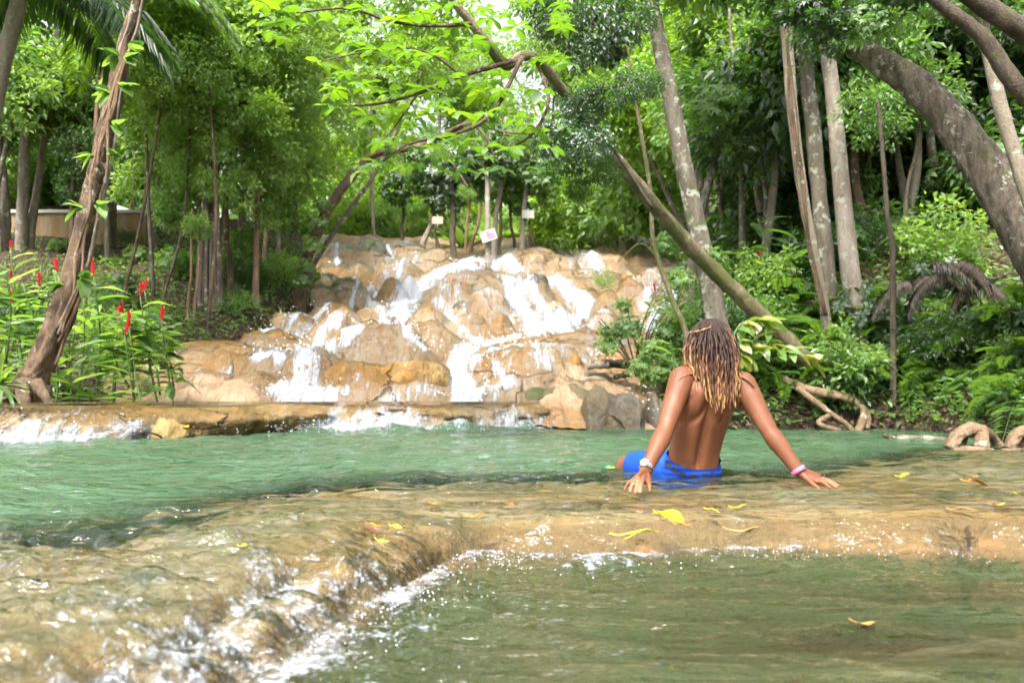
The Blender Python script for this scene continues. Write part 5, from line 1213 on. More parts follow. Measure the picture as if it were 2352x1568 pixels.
i = np.arange(nS*k).reshape(nS, k); j = np.roll(i, -1, 1); q = np.stack([i[:-1], j[:-1], j[1:], i[1:]], -1).reshape(-1, 4)
Vf = np.vstack([V.reshape(-1, 3), S[0, :3], S[-1, :3]]); c0, c1 = nS*k, nS*k+1
body.add(Vf, q, np.vstack([np.stack([j[0], i[0], np.full(k, c0)], -1), np.stack([i[-1], j[-1], np.full(k, c1)], -1)]))
# neck, head with face
HCN = A(1632, 790, 3.93)
chain(body, [(A(1634, 866, 3.905), .064), (A(1634, 835, 3.90), .056), (A(1633, 812, 3.915), .055)], 10, 16)
ell(body, HCN+np.array([0, .012, .012]), (.076, .095, .100), 4)
ell(body, HCN+np.array([0, .045, -.055]), (.055, .060, .060), 3)                     # jaw
chain(body, [(HCN+np.array([0, .108, .015]), .009), (HCN+np.array([0, .124, -.018]), .013)], 6, 10)     # nose
for sx in (-1, 1):
    ell(body, HCN+np.array([sx*.080, .008, -.012]), (.010, .020, .030), 2)             # ears
    ell(body, HCN+np.array([sx*.030, .094, .012]), (.014, .010, .010), 2)              # lids
ell(body, HCN+np.array([0, .103, -.052]), (.026, .010, .009), 2)
# shoulders and arms
LSH, LEL, LWR = A(1566, 868, 3.875), A(1527, 990, 3.735), A(1481, 1083, 3.60)
RSH, REL, RWR = A(1706, 880, 3.875), A(1768, 992, 3.775), A(1836, 1083, 3.70)
for sh_, el_, wr_ in ((LSH, LEL, LWR), (RSH, REL, RWR)):
    nb_c = A(1635, 856, 3.90); cw = S[30, :3]
    chain(body, [(nb_c+np.array([0, 0, .0]), .046), (nb_c*.5+sh_*.5+np.array([0, 0, .006]), .045), (sh_, .056)], 12, 16)
    chain(body, [(sh_, .062), (sh_*.72+el_*.28, .0565), (sh_*.4+el_*.6, .049), (el_, .0405)], 18, 18)
    chain(body, [(el_, .0405), (el_*.78+wr_*.22, .0445), (el_*.4+wr_*.6, .036), (wr_, .0255, .031)], 18, 18)
    ell(body, el_+np.array([0, -.012, 0]), (.032, .030, .034), 3)
    # shoulder blade and lat
    ell(body, sh_*.60+A(1634, 925, 3.87)*.40+np.array([0, .010, -.025]), (.060, .045, .075), 3)
    chain(body, [(sh_*.8+A(1632, 905, 3.9)*.2+np.array([0, .0, -.045]), .052), (sh_*.42+A(1600, 985, 3.97)*.58, .058)], 10, 14)
HAND = MB()
def hand(wr, kn, tips, pal_r, thumb, lift):
    cen = np.mean(kn, 0)
    for kk, tp, r in zip(kn, tips, (.0085, .0095, .0098, .0092)):
        chain(body, [(wr*.75+cen*.25, .016), (wr*.35+kk*.65, .0145), (kk, .0118)], 8, 10)
        mid = kk*.5+tp*.5+np.array([0, 0, lift])
        chain(body, [(kk, .0108), (mid, r), (tp, r*.82)], 12, 10)
    chain(body, [(wr, .024, .027), (wr*.5+cen*.5, .016, .030), (cen, .0125, .031)], 8, 14)
    a, b, c = thumb; chain(body, [(wr*.7+a*.3, .017), (a, .0145), (b, .0118), (c, .0092)], 12, 10)
zt = .004
kL = [A(1450, 1106, 3.475), A(1458, 1104, 3.468), A(1467, 1103, 3.462), A(1476, 1104, 3.47)]
tL = [np.array(onz(1435, 1125, zt)), np.array(onz(1447, 1129, zt)), np.array(onz(1459.5, 1131, zt)), np.array(onz(1471, 1131, zt))]
hand(LWR, kL, tL, .02, (A(1489, 1100, 3.53), A(1491, 1112, 3.47), np.array(onz(1493, 1127, zt))), .010)
kR = [A(1878, 1097, 3.76), A(1882, 1100, 3.73), A(1882, 1104, 3.70), A(1878, 1107, 3.675)]
tR = [np.array(onz(1916, 1111, zt)), np.array(onz(1925, 1115.5, zt)), np.array(onz(1920, 1118.5, zt)), np.array(onz(1906, 1119, zt))]
hand(RWR, kR, tR, .02, (A(1858, 1103, 3.65), A(1868, 1112, 3.61), np.array(onz(1880, 1121, zt-.004))), .009)
# legs: left thigh shows, the rest is under water
HL, HR = A(1556, 1085, 4.13), A(1612, 1100, 4.14)
KN, KNR = A(1438, 1066, 4.46), np.array([1.08, 4.60, -.02])
chain(body, [(HL, .088), (HL*.6+KN*.4, .080), (KN*.85+HL*.15, .060), (KN, .052)], 20, 18)
chain(body, [(KN, .052), (KN+np.array([-.06, .02, -.16]), .050), (KN+np.array([-.10, -.01, -.36]), .036)], 14, 16)
chain(body, [(KN+np.array([-.10, -.01, -.36]), .034), (KN+np.array([-.15, .05, -.41]), .034), (KN+np.array([-.19, .14, -.43]), .022)], 10, 12)
chain(body, [(HR, .088), (HR*.5+KNR*.5, .078), (KNR, .052), (KNR+np.array([.02, .1, -.3]), .045), (KNR+np.array([.02, .12, -.42]), .032)], 26, 16)
me, co = remesh(body, 'body', .0042, 7, PO)
# relief of the back: spine furrow, shoulder blades, ribs
sx = np.interp(co[:, 2], S[:, 2], S[:, 0]); sy = np.interp(co[:, 2], S[:, 2], S[:, 1])
backm = np.clip((sy-co[:, 1])/.06, 0, 1)*(np.abs(co[:, 0]-sx) < .17)*sstep(.02, .10, co[:, 2])*(1-sstep(.48, .55, co[:, 2]))
u = co[:, 0]-sx
fur = .017*np.exp(-(u/.014)**2)*backm*(1-.5*sstep(.35, .5, co[:, 2]))
ridge = .009*(np.exp(-((u-.042)/.022)**2)+np.exp(-((u+.042)/.022)**2))*backm*(1-sstep(.25, .4, co[:, 2]))
scap = 0
for cx_, cz_, sgn in ((.080, .385, 1), (-.080, .390, -1)):
    e = ((u-cx_)/.045)**2+((co[:, 2]-cz_)/.075)**2
    scap = scap+.018*np.exp(-e**1.5)-.010*np.exp(-((np.sqrt(e)-1.35)/.25)**2)*(u*sgn < cx_*sgn)
arms = np.minimum.reduce([np.linalg.norm(np.cross(co-a, (b-a)/np.linalg.norm(b-a)), axis=1) for a, b in ((LSH, LEL), (RSH, REL))])
co[:, 1] += (fur-ridge-scap*backm)*np.clip((arms-.055)/.03, 0, 1)
setco(me, co, PO)
# paler, pinker fingers and palms
hm = np.maximum(np.exp(-(np.linalg.norm(co-np.mean(tL, 0), axis=1)/.07)**2), np.exp(-(np.linalg.norm(co-np.mean(tR, 0), axis=1)/.07)**2))
a_ = me.attributes.new('val', 'FLOAT', 'POINT'); a_.data.foreach_set('value', hm.astype(np.float32))
bo = obj('body', me, M_skin, PR)
# shorts
t = NT('blue_shorts'); p = t.n('TexCoord').outputs['Object']
wv = t.noise(p, 220, 3, .6)
M_blue = t.pbr(t.mix(t.noise(p, 12, 3), (.002, .032, .27), (.005, .065, .42)), .55, t.bump(t.math('ADD', t.math('MULTIPLY', wv, .2), t.noise(p, 22, 3)), .35, .012), .3)
M_navy = NT('navy_waistband'); M_navy = M_navy.pbr((.012, .016, .035), .7)
sh = MB()
for r_ in S[::2]:
    if r_[2] > .16: break
    ell(sh, r_[:3]+np.array([0, .004, 0]), (r_[4]+.016, r_[3]+.018, .04), 3)
HLs = A(1545, 1080, 4.14)
chain(sh, [(HLs, .100), (HLs*.6+KN*.4, .094), (KN*.84+HL*.16, .076)], 20, 22)
chain(sh, [(HR, .100), (HR*.5+KNR*.5, .092), (KNR*.85+HR*.15, .078)], 14, 20)
sm, sc_ = remesh(sh, 'swim_shorts', .006, 5, PO)
fz = .004*fbm(sc_[:, 0]*14, sc_[:, 1]*14, sc_[:, 2]*22, 501, 3)
axn = unit(S[8, :3]-S[2, :3]); wp = A(1590, 1064, 3.99)
pl = np.array([.08, -.50, .86]); pl /= np.linalg.norm(pl)
setco(sm, sc_+fz[:, None]*np.array([.3, -.5, .8]), PO)
bm = bmesh.new(); bm.from_mesh(sm)
bmesh.ops.bisect_plane(bm, geom=bm.verts[:]+bm.edges[:]+bm.faces[:], plane_co=Vector(wp-PO), plane_no=Vector(pl), clear_outer=True)
cutd = unit(HL-KN); bmesh.ops.bisect_plane(bm, geom=bm.verts[:]+bm.edges[:]+bm.faces[:], plane_co=Vector(KN+cutd*.055-PO), plane_no=Vector(cutd), clear_inner=True)
bm.to_mesh(sm); bm.free()
so = obj('swim_shorts', sm, M_blue, PR)
# patterned waistband blocks wrapped on the shorts
svh = BVHTree.FromPolygons([v.co[:] for v in sm.vertices], [p_.vertices[:] for p_ in sm.polygons])
def decal(name, quad, m, parent, nx_=6, ny_=4, off=.0018):
    """a patch of cloth laid on the shorts: quad = 4 px corners (tl, tr, br, bl)"""
    V = []
    for v in np.linspace(0, 1, ny_):
        for u_ in np.linspace(0, 1, nx_):
            px = (quad[0][0]*(1-u_)+quad[1][0]*u_)*(1-v)+(quad[3][0]*(1-u_)+quad[2][0]*u_)*v; py = (quad[0][1]*(1-u_)+quad[1][1]*u_)*(1-v)+(quad[3][1]*(1-u_)+quad[2][1]*u_)*v
            d = ray(px, py).normalized(); h = svh.ray_cast(Vector((0, 0, HC))-Vector(PO), d)
            if h[0] is None: return None
            V.append(h[0]+h[1]*off)
    return obj(name, mesh_np(name, [v[:] for v in V], grid_faces(ny_, nx_)[:, ::-1]), m, parent)
for qd in [[(1531, 1058), (1544, 1067), (1538, 1076), (1526, 1067)], [(1547, 1071), (1561, 1079), (1556, 1088), (1542, 1080)], [(1564, 1082), (1576, 1086), (1573, 1094), (1560, 1090)], [(1586, 1088), (1602, 1089), (1601, 1096), (1585, 1096)], [(1612, 1088), (1626, 1086), (1625, 1095), (1612, 1096)], [(1631, 1085), (1641, 1079), (1639, 1088), (1630, 1093)]]:
    decal('waistband_block', qd, M_navy, so)
M_pat = NT('black_badge').pbr((.01, .01, .012), .5)
M_logo = NT('badge_mark').pbr((.7, .68, .5), .5)
bd_ = decal('badge', [(1472, 1060), (1478, 1060), (1478, 1070), (1472, 1070)], M_pat, so, 5, 5)
for dx in (0, 1):
    decal('badge_mark', [(1473.2+dx*1.5, 1062.5), (1474.6+dx*1.5, 1063.2), (1474.3+dx*1.8, 1067.5), (1473.4+dx*1.8, 1067.0)], M_logo, so, 3, 3, .003)
# watch, ring and wrist band
M_steel = NT('watch_steel').pbr((.75, .75, .76), .22, Metallic=1.0)
M_dial = NT('watch_dial').pbr((.80, .82, .84), .2)
M_gold = NT('gold_ring').pbr((.8, .56, .2), .3, Metallic=1.0)
t = NT('pink_band'); p = t.n('TexCoord').outputs['Object']; M_pink = t.pbr((.85, .17, .40), .45)
M_mag = NT('magenta_print').pbr((.35, .01, .25), .5)
def band(name, c, ax, r1, r2, w, th, m, parent, n=40, gap=0.0, seg=False):
    """flat ring round a limb"""
    ax = unit(np.asarray(ax)); e1 = unit(np.cross(ax, [0, 1, 0.])); e2 = np.cross(ax, e1); V = []; a = np.linspace(0, 2*np.pi, n, endpoint=False)
    for rr, zz in ((0, -1), (1, -1), (1, 1), (0, 1)):
        V.append(np.asarray(c)+e1*(np.cos(a)*(r1+rr*th))[:, None]+e2*(np.sin(a)*(r2+rr*th))[:, None]+ax*zz*w/2)
    V = np.concatenate(V); i = np.arange(4*n).reshape(4, n); j = np.roll(i, -1, 1); q = np.concatenate([np.stack([i[a_], j[a_], j[(a_+1) % 4], i[(a_+1) % 4]], -1) for a_ in range(4)])
    if seg: q = q[(q[:, 0] % n) % 4 != 3]
    return MB().add(V-PO, q).build(name, m, parent, smooth=not seg)
wax = unit(LWR-LEL); wc = LWR-wax*.022
wt = obj('wristwatch', None, None, PR) if False else band('wristwatch', wc, wax, .0300, .0345, .017, .003, M_steel, PR, 48, seg=True)
nrm = unit(np.array([-.30, -.55, .75])); nrm = unit(nrm-wax*np.dot(nrm, wax)); cc = wc+nrm*.0345
def disc(name, c, nn, r, h, m, parent, k=28):
    V, q, t_ = tube_np(np.array([c, c+nn*h]), np.array([r, r]), k); return MB().add(V-PO, q, t_).build(name, m, parent, smooth=False)
disc('watch_case', cc-nrm*.004, nrm, .0205, .011, M_steel, wt); disc('watch_dial', cc+nrm*.0072, nrm, .0165, .0008, M_dial, wt)
for k in range(12):
    a = k*math.pi/6; e1 = unit(np.cross(nrm, wax)); pp = cc+nrm*.0084+(wax*math.cos(a)+e1*math.sin(a))*.0135
    disc('hour_mark', pp, nrm, .0014, .0005, M_pat, wt, 8)
disc('crown', cc+unit(np.cross(nrm, wax))*.021+nrm*.002, unit(np.cross(nrm, wax)), .003, .004, M_steel, wt, 10)
fx = kL[2]*.55+(kL[2]*.5+tL[2]*.5+np.array([0, 0, .010]))*.45
band('finger_ring', kL[2]*.62+tL[2]*.38+np.array([0, 0, .0095]), tL[2]-kL[2], .0108, .0108, .004, .0016, M_gold, PR, 24)
pax = unit(RWR-REL); pc = RWR-pax*.006
pb = band('wristband', pc, pax, .0325, .0375, .019, .0015, M_pink, PR, 48)
e1 = unit(np.cross(pax, [0, 1, 0.])); e2 = np.cross(pax, e1)
for a in np.linspace(0, 2*np.pi, 14, endpoint=False):
    rr = e1*math.cos(a)*.0342+e2*math.sin(a)*.0392; nn = unit(rr)
    for dz, w in ((.0025, .0022), (-.001, .003), (-.0055, .0012)):
        V, Fc = ico(1); Q = V*np.array([.0026 if dz < 0 else .0018]*3); Q = Q-nn*(Q@nn)[:, None]*.85
        if dz == -.0055: Q = Q-pax*(Q@pax)[:, None]*.7+unit(np.cross(nn, pax))*((Q@unit(np.cross(nn, pax)))*.9)[:, None]
        MB().add(Q+pc+rr+pax*dz-PO, None, Fc).build('print', M_mag, pb)
# hair: a cap and separate locks
t = NT('dreadlock'); v_ = t.attr('val'); p = t.n('TexCoord').outputs['Object']; n1 = t.noise(p, 130, 3, .7)
c = t.ramp(v_, [(.0, (.020, .009, .006)), (.3, (.055, .022, .012)), (.6, (.17, .075, .030)), (.85, (.28, .145, .055)), (1.0, (.38, .225, .09))])
c = t.mix(t.math('MULTIPLY', t.step(n1, .45, .7), .55), c, (.03, .016, .01))
M_hair = t.pbr(c, .6, t.bump(n1, .7, .006), .35)
HCc = HCN+np.array([0, .0, .012])
V, Fc = ico(4); cap = V*np.array([.090, .104, .108]); kp = (V[:, 1] < .55)
capV = cap+HCc+np.array([0, -.004, .006]); ff = Fc[kp[Fc].all(1)]
hair = MB().add(capV-PO, None, ff, .05).build('hair', M_hair, PR)
bvh_b = BVHTree.FromPolygons([tuple(v) for v in co], [p_.vertices[:] for p_ in me.polygons])
def lock(phi, el, length, light, spread, r0=.0043):
    d = np.array([math.sin(phi)*math.cos(el), -math.cos(phi)*math.cos(el), math.sin(el)])
    p0 = HCc+d*np.array([.088, .102, .106])
    out = np.array([math.sin(phi), -math.cos(phi), 0.]); P = [p0]; v = d*.5+out*.5
    pos = p0+unit(v)*.012; P.append(pos); hor = out; n = 22; step = length/n
    for s in range(n):
        tt = s/n
        e = (pos-HCc)/np.array([.100, .114, .112]); rad = np.linalg.norm(e)
        dirv = np.array([0, 0, -1.0])+hor*(.9*math.exp(-tt*5))*max(0, math.cos(el))+spread*(1-tt)
        if pos[2] < HCc[2]-.02: dirv = dirv+np.array([(HCc[0]+.012-pos[0])*2.4*tt, 0, 0])
        dirv = dirv+rng.normal(size=3)*.15+np.array([math.sin(s*1.1+phi*7), 0, 0])*.10
        pos = pos+unit(dirv)*step
        e = (pos-HCc)/np.array([.100, .114, .112]); rad = np.linalg.norm(e)
        if rad < 1.0 and rad > .05: pos = HCc+e/rad*np.array([.100, .114, .112])
        h = bvh_b.find_nearest(Vector(pos), .05)
        if h[0] is not None:
            nn = np.array(h[1]); dist = np.dot(pos-np.array(h[0]), nn)
            if dist < .008: pos = pos+nn*(.0085-dist)
        P.append(pos)
    P = spline(np.array(P), 52); sN = np.linspace(0, 1, 52)
    R = r0*(1-.45*sN**2)*(1+.16*np.sin(sN*length/.0042*.5+phi*9)); R[-1] = .001
    Vt, q, t_ = tube_np(P, R, 6); 
    val = np.clip((sN-.35*(1-light))*1.35*(.6+.6*light)+.12*rng.normal(), 0, 1)+.16*np.sin(sN*length/.0042*.5+phi*9)*np.clip(sN*2, 0, 1)
    val = np.clip(np.concatenate([np.repeat(val, 6), [val[0], val[-1]]]), 0, 1)
    MB().add(Vt-PO, q, t_, val).build('hair_lock', M_hair, hair)
rng = np.random.default_rng(21)
for ring, (el, cnt, Ls, Lc) in enumerate([(1.25, 16, .32, .44), (.95, 28, .28, .46), (.6, 40, .24, .44), (.25, 46, .21, .39), (-.1, 44, .18, .34), (-.45, 32, .16, .29)]):
    for i in range(cnt):
        phi = (i+.5+rng.uniform(-.3, .3))/cnt*2*math.pi-math.pi
        if abs(phi) > 2.35 and el < 1.0: continue
        cen = math.cos(phi/2)**10
        L = (Ls*(1-cen)+Lc*cen)*rng.uniform(.82, 1.14)
        light = rng.uniform(.2, 1.0)*(.6+.5*min(1, abs(phi)/1.1)) if rng.random() < .85 else .0
        lock(phi, el, L, min(light, 1), np.array([.25*math.sin(phi), 0, 0])*(.5 if abs(phi) > .6 else 1))
# a tied lock over the crown and two stray locks on the shoulders
def freelock(pts, light, r=.0052):
    P = spline(np.array(pts), 46); s_n = np.linspace(0, 1, 46); R = r*(1+.15*np.sin(s_n*60)); Vt, q, t_ = tube_np(P, R, 6)
    MB().add(Vt-PO, q, t_, np.clip(light+.2*np.concatenate([np.repeat(np.sin(s_n*60), 6), [0, 0]]), 0, 1)).build('hair_lock', M_hair, hair)
freelock([A(1584, 764, 3.865), A(1606, 760, 3.83), A(1632, 752, 3.84), A(1656, 748, 3.87), A(1676, 758, 3.88), A(1692, 790, 3.88), A(1700, 835, 3.86)], .78)
freelock([A(1596, 856, 3.83), A(1575, 862, 3.815), A(1560, 872, 3.805), A(1551, 888, 3.80)], .6, .0045)
freelock([A(1690, 852, 3.83), A(1706, 866, 3.815), A(1722, 876, 3.80), A(1732, 887, 3.80)], .6, .005)
freelock([A(1604, 744, 3.92), A(1622, 737, 3.91), A(1645, 740, 3.90), A(1664, 750, 3.88)], .2, .003)
# water shoe showing through the water beside the knee
shoe = MB(); chain(shoe, [(A(1424, 1076, 4.50)+np.array([0, 0, -.04]), .030), (A(1408, 1074, 4.55)+np.array([0, 0, -.025]), .034), (A(1396, 1072, 4.60)+np.array([0, 0, -.02]), .022)], 14, 14)
V = np.vstack(shoe.V)
so2 = shoe.build('water_shoe', NT('shoe_yellow_green').pbr((.20, .23, .02), .6), PR, origin=PO)
tr2 = MB(); chain(tr2, [(A(1398, 1069, 4.59)+np.array([0, -.004, -.012]), .016), (A(1392, 1070, 4.62)+np.array([0, 0, -.015]), .012)], 8, 10); tr2.build('toe_cap', NT('shoe_green').pbr((.01, .36, .14), .5), so2, origin=PO)

# ------------------------------------------------------------------ leaves fallen on the shelf
t = NT('fallen_yellow'); p = t.n('TexCoord').outputs['Object']; M_fy = t.pbr(t.mix(t.step(t.noise(p, 3, 3), .45, .7), (.62, .50, .02), (.42, .40, .02)), .35)
M_fo = NT('fallen_orange').pbr((.55, .20, .015), .4); M_fb = NT('fallen_brown').pbr((.12, .04, .02), .45); M_fg = NT('fallen_green').pbr((.28, .42, .03), .4); M_ft = NT('fallen_tan').pbr((.42, .20, .06), .3)
def water_z(x, y):
    lv, s_, _, B = wlevel(np.array([x]), np.array([y])); return float(lv[0])
FALL = [(1540, 1190, 74, .62, -.9, M_fy, 'heart', 'large wet yellow leaf with a long stalk on the shelf'), (1530, 1196, 22, .4, .2, M_fb, 'oval', 'curled brown leaf against the large yellow leaf'), (1572, 1206, 34, .4, -.2, M_fo, 'oval', 'orange leaf tip under the large yellow leaf'),
 (1645, 1172, 40, .35, -.2, M_fb, 'oval', 'dark brown leaf right of the large yellow leaf'), (1640, 1175, 30, .35, -.3, M_fy, 'oval', 'yellow leaf beneath the dark brown leaf'), (1700, 1166, 32, .45, -.1, M_fy, 'oval', 'small yellow leaf right of the dark brown leaf'),
 (1712, 1220, 64, .42, -.45, M_ft, 'oval', 'tan leaf rolled over the rim of the shelf'), (1475, 1230, 92, .12, .0, M_fy, 'narrow', 'long yellow leaf edge-on near the rim'),
 (1180, 1162, 24, .5, .5, M_fo, 'oval', 'orange leaf upright in the sheet of water'), (1097, 1188, 40, .45, .1, M_fo, 'oval', 'golden curled leaf left of the orange one'), (1002, 1158, 24, .5, -.2, M_fo, 'oval', 'small golden leaf farthest back on the left of the shelf'),
 (855, 1222, 44, .35, -.4, M_fb, 'oval', 'dark red-brown leaf on the left of the shelf'), (912, 1212, 34, .4, -.6, M_fg, 'oval', 'yellow-green leaf beside the red-brown leaf'), (882, 1246, 34, .45, -.4, M_fg, 'oval', 'bright green leaf just below the red-brown leaf'), (862, 1208, 30, .4, .05, M_fo, 'oval', 'orange leaf just above the red-brown leaf'), (566, 1260, 28, .7, .2, M_fy, 'oval', 'round yellow leaf in the broken water at the left'),
 (2085, 1094, 36, .4, .0, M_fy, 'oval', 'yellow leaf right of the right hand'), (2250, 1111, 54, .3, .05, M_fo, 'oval', 'long golden leaf at the right of the shelf'), (2240, 1096, 22, .6, 0, M_ft, 'oval', 'pale curled leaf above the long golden leaf'), (2345, 1136, 22, .7, .2, M_fy, 'oval', 'yellow leaf at the right edge of the shelf'), (2218, 1172, 48, .25, -.5, M_ft, 'narrow', 'brown twig-like leaf on the right of the shelf'), (2120, 1136, 30, .35, .1, M_fb, 'oval', 'small dark leaf under the clear water at the right'), (2296, 1160, 34, .3, .1, M_ft, 'oval', 'thin tan leaf near the right edge'), (1988, 1434, 48, .35, .1, M_ft, 'oval', 'pale drifting leaf in the lower pool'),
 (430, 982, 20, .4, 1.1, M_fy, 'oval', 'yellow leaf stuck on the rock ledge'), (875, 952, 22, .4, .6, M_fb, 'oval', 'red-brown leaf stuck on the rounded part of the ledge')]
for (px, py, wpx, asp, rz, m, kd, lab) in FALL:
    if py < 1000: h = hitpx(px, py); loc = h+Vector((0, -.03, .01)) if h else at(px, py, 8)
    else:
        loc = onz(px, py, -.005)
        for _ in range(4): loc = onz(px, py, water_z(loc.x, loc.y)+.010)
    L = wpx/F*loc.y; ns_ = 9; s = np.linspace(0, 1, ns_); w = np.sin(np.pi*s**.8)**.8*L*max(asp, .3)*.75
    if kd == 'narrow': w *= .6
    w[-1] = 0; w[0] = .0
    cz = .10*L*np.sin(s*5+px); V = np.concatenate([np.stack([s*L-L/2, sg*w, cz+np.abs(sg)*w*.22+.004], -1) for sg in (-1, -.5, 0, .5, 1)])
    root = setp(empty('fallen_leaf', loc), lab, 'leaf', 'leaves fallen on the water')
    root.rotation_euler = (rng.uniform(-.12, .12), rng.uniform(-.12, .12), rz)
    obj('blade', mesh_np('blade', V, grid_faces(5, ns_)), m, root)
    S2 = np.array([[-L/2-L*.28, L*.10, .012], [-L/2-.06*L, .0, .006], [0, 0, cz[4]+.006], [L*.42, 0, cz[7]+.006]])
    MB().tube(spline(S2, 14), np.linspace(.0035, .001, 14)*min(1, L/.1), 5).build('stalk', M_fy if m in (M_fy, M_fg) else m, root)

# ------------------------------------------------------------------ wall, roof, railing, signs, logs, roots
t = NT('stained_wall'); p = t.pos(); n1 = t.noise(t.mapv(p, (3.5, 1, .35)), 1.0, 6, .7); n2 = t.noise(p, 9, 5, .7)
M_wall = t.pbr(t.mix(t.math('MULTIPLY', n2, .5), t.ramp(n1, [(.3, (.19, .095, .018)), (.45, (.17, .11, .045)), (.6, (.22, .18, .12)), (.72, (.07, .055, .03))]), (.24, .15, .04)), .85, t.bump(n2, .4, .03))
a0, a1 = at(-160, 487, 22), at(352, 492, 22.6); zb = float(min(zbank(a0.x, 22), zbank(a1.x, 22)))-.6
w_ = setp(empty('retaining_wall', ((a0.x+a1.x)/2, 22.3, zb)), 'ochre stained concrete retaining wall on the left bank', 'wall')
mb = MB(); L_ = a1.x-a0.x; mb.box((0, 0, (a0.z-zb)/2), (L_/2, .15, (a0.z-zb)/2)); mb.build('wall_face', M_wall, w_, False)
M_conc = NT('pale_coping').pbr((.42, .42, .36), .8); MB().box((0, -.02, a0.z-zb+.045), (L_/2+.03, .2, .045)).build('coping', M_conc, w_, False)
pv = setp(empty('pavilion', at(285, 497, 24)), 'low pavilion with a pale mint hipped roof behind the wall', 'pavilion')
pvo = Vector(pv.location); M_mint = NT('mint_roof').pbr((.52, .68, .56), .6); M_teal = NT('teal_paint').pbr((.02, .30, .25), .5); M_wood = NT('weathered_wood').pbr((.36, .31, .26), .8)
R0 = [at(212, 496, 23.6), at(350, 497, 23.6), at(350, 497, 26), at(212, 496, 26), at(262, 469, 24.8)]
mb = MB(); Vr = np.array([np.array(v-pvo) for v in R0]); Vr = np.vstack([Vr, Vr[:4]-np.array([0, 0, .12])])
mb.add(Vr, [[0, 1, 5+1, 5], [1, 2, 5+2, 5+1], [2, 3, 5+3, 5+2], [3, 0, 5, 5+3]], [[0, 1, 4], [1, 2, 4], [2, 3, 4], [3, 0, 4]]); mb.build('roof', M_mint, pv, False)
for (px, Y) in ((216, 23.7), (346, 23.7), (346, 25.9), (216, 25.9)):
    q = at(px, 497, Y); MB().tube(np.array([[q.x-pvo.x, Y-pvo.y, q.z-pvo.z-2.4], [q.x-pvo.x, Y-pvo.y, q.z-pvo.z-.05]]), [.06, .06], 8).build('post', M_teal, pv, False)
rl = setp(empty('railing', at(290, 470, 27)), 'teal balustrade of a raised walkway behind the mint roof', 'railing'); rlo = Vector(rl.location)
for k, px in enumerate(range(212, 372, 13)):
    q0, q1 = at(px, 470, 27), at(px, 446, 27); MB().tube(np.array([q0-rlo, q1-rlo]), [.03, .03], 6).build('baluster', M_teal, rl, False)
for py in (446, 470): MB().box(at(290, py, 27)-rlo, (1.25, .04, .04)).build('rail', M_teal, rl, False)
for px in (225, 290, 355): MB().tube(np.array([at(px, 470, 27)-rlo, at(px, 540, 27)-rlo]), [.05, .05], 6).build('post', M_wood, rl, False)
for py in (417, 428, 440): MB().box(at(276, py, 26.8)-rlo, (.42, .05, .035)).build('slat', M_wood, rl, False)
MB().box(at(276, 436, 26.9)-rlo, (.05, .03, .5)).build('post', M_wood, rl, False)
sg = setp(empty('warning_sign', at(1122, 541, 23.55)), 'white tilted sign with red lettering nailed to a pale trunk', 'sign'); sg.rotation_euler = (0, math.radians(-20), 0)
M_sw = NT('sign_white').pbr((.36, .35, .38), .5); M_sr = NT('sign_red').pbr((.60, .02, .12), .5)
MB().box((0, 0, 0), (.235, .012, .165)).build('board', M_sw, sg, False)
def letters(word, x, z, h, parent, m, y=-.0145):
    """block capitals from strokes"""
    G = {'N': [((0, 0), (0, 1)), ((0, 1), (.6, 0)), ((.6, 0), (.6, 1))], 'O': [((0, 0), (0, 1)), ((0, 1), (.6, 1)), ((.6, 1), (.6, 0)), ((.6, 0), (0, 0))], 'I': [((.3, 0), (.3, 1))]}
    for ch in word:
        mbx = MB()
        for (a, b) in G[ch]:
            a = np.array(a)*h; b = np.array(b)*h; d = b-a; L = np.linalg.norm(d); an_ = math.atan2(d[1], d[0]); R_ = [[math.cos(an_), 0, -math.sin(an_)], [0, 1, 0], [math.sin(an_), 0, math.cos(an_)]]
            mbx.box((x+(a[0]+b[0])/2, y, z+(a[1]+b[1])/2), (L/2+h*.09, .002, h*.09), R_)
        mbx.build('letter', m, parent, False); x += h*.95
letters('NO', -.04, .045, .075, sg, M_sr)
for r_, (z0, x0, n_) in enumerate([(-.035, -.045, 8), (-.115, -.03, 8)]):     # two lines too small to read in the photograph
    for k in range(n_): MB().box((x0+k*.030, -.0145, z0+.028), (.011, .002, .027 if k % 3 else .022)).build('letter', M_sr, sg, False)
for (px, py, Y, lab) in [(1005, 506, 27.2, 'small brown plaque on a dark trunk at the top of the falls'), (1213, 492, 24.8, 'small grey plaque on the thicker pale trunk')]:
    s2 = setp(empty('plaque', at(px, py, Y)), lab, 'sign'); MB().box((0, 0, 0), (.19, .012, .13)).build('board', M_wood if px < 1100 else M_conc, s2, False); MB().box((0, .02, .0), (.02, .02, .2)).build('bracket', M_wood, s2, False)
st_ = setp(empty('cut_stump', at(1172, 612, 24.2)), 'cut post standing in the white water beside the sign trunk', 'stump'); MB().tube(np.array([[0, 0, -.5], [0, 0, .05], [0, 0, .32]]), [.13, .125, .12], 14, rough=.08).build('trunk', B_dark, st_)
MB().tube(np.array([[0, 0, .318], [0, 0, .326]]), [.11, .11], 14).build('cut_face', NT('cut_wood').pbr((.10, .20, .12), .8), st_, False)
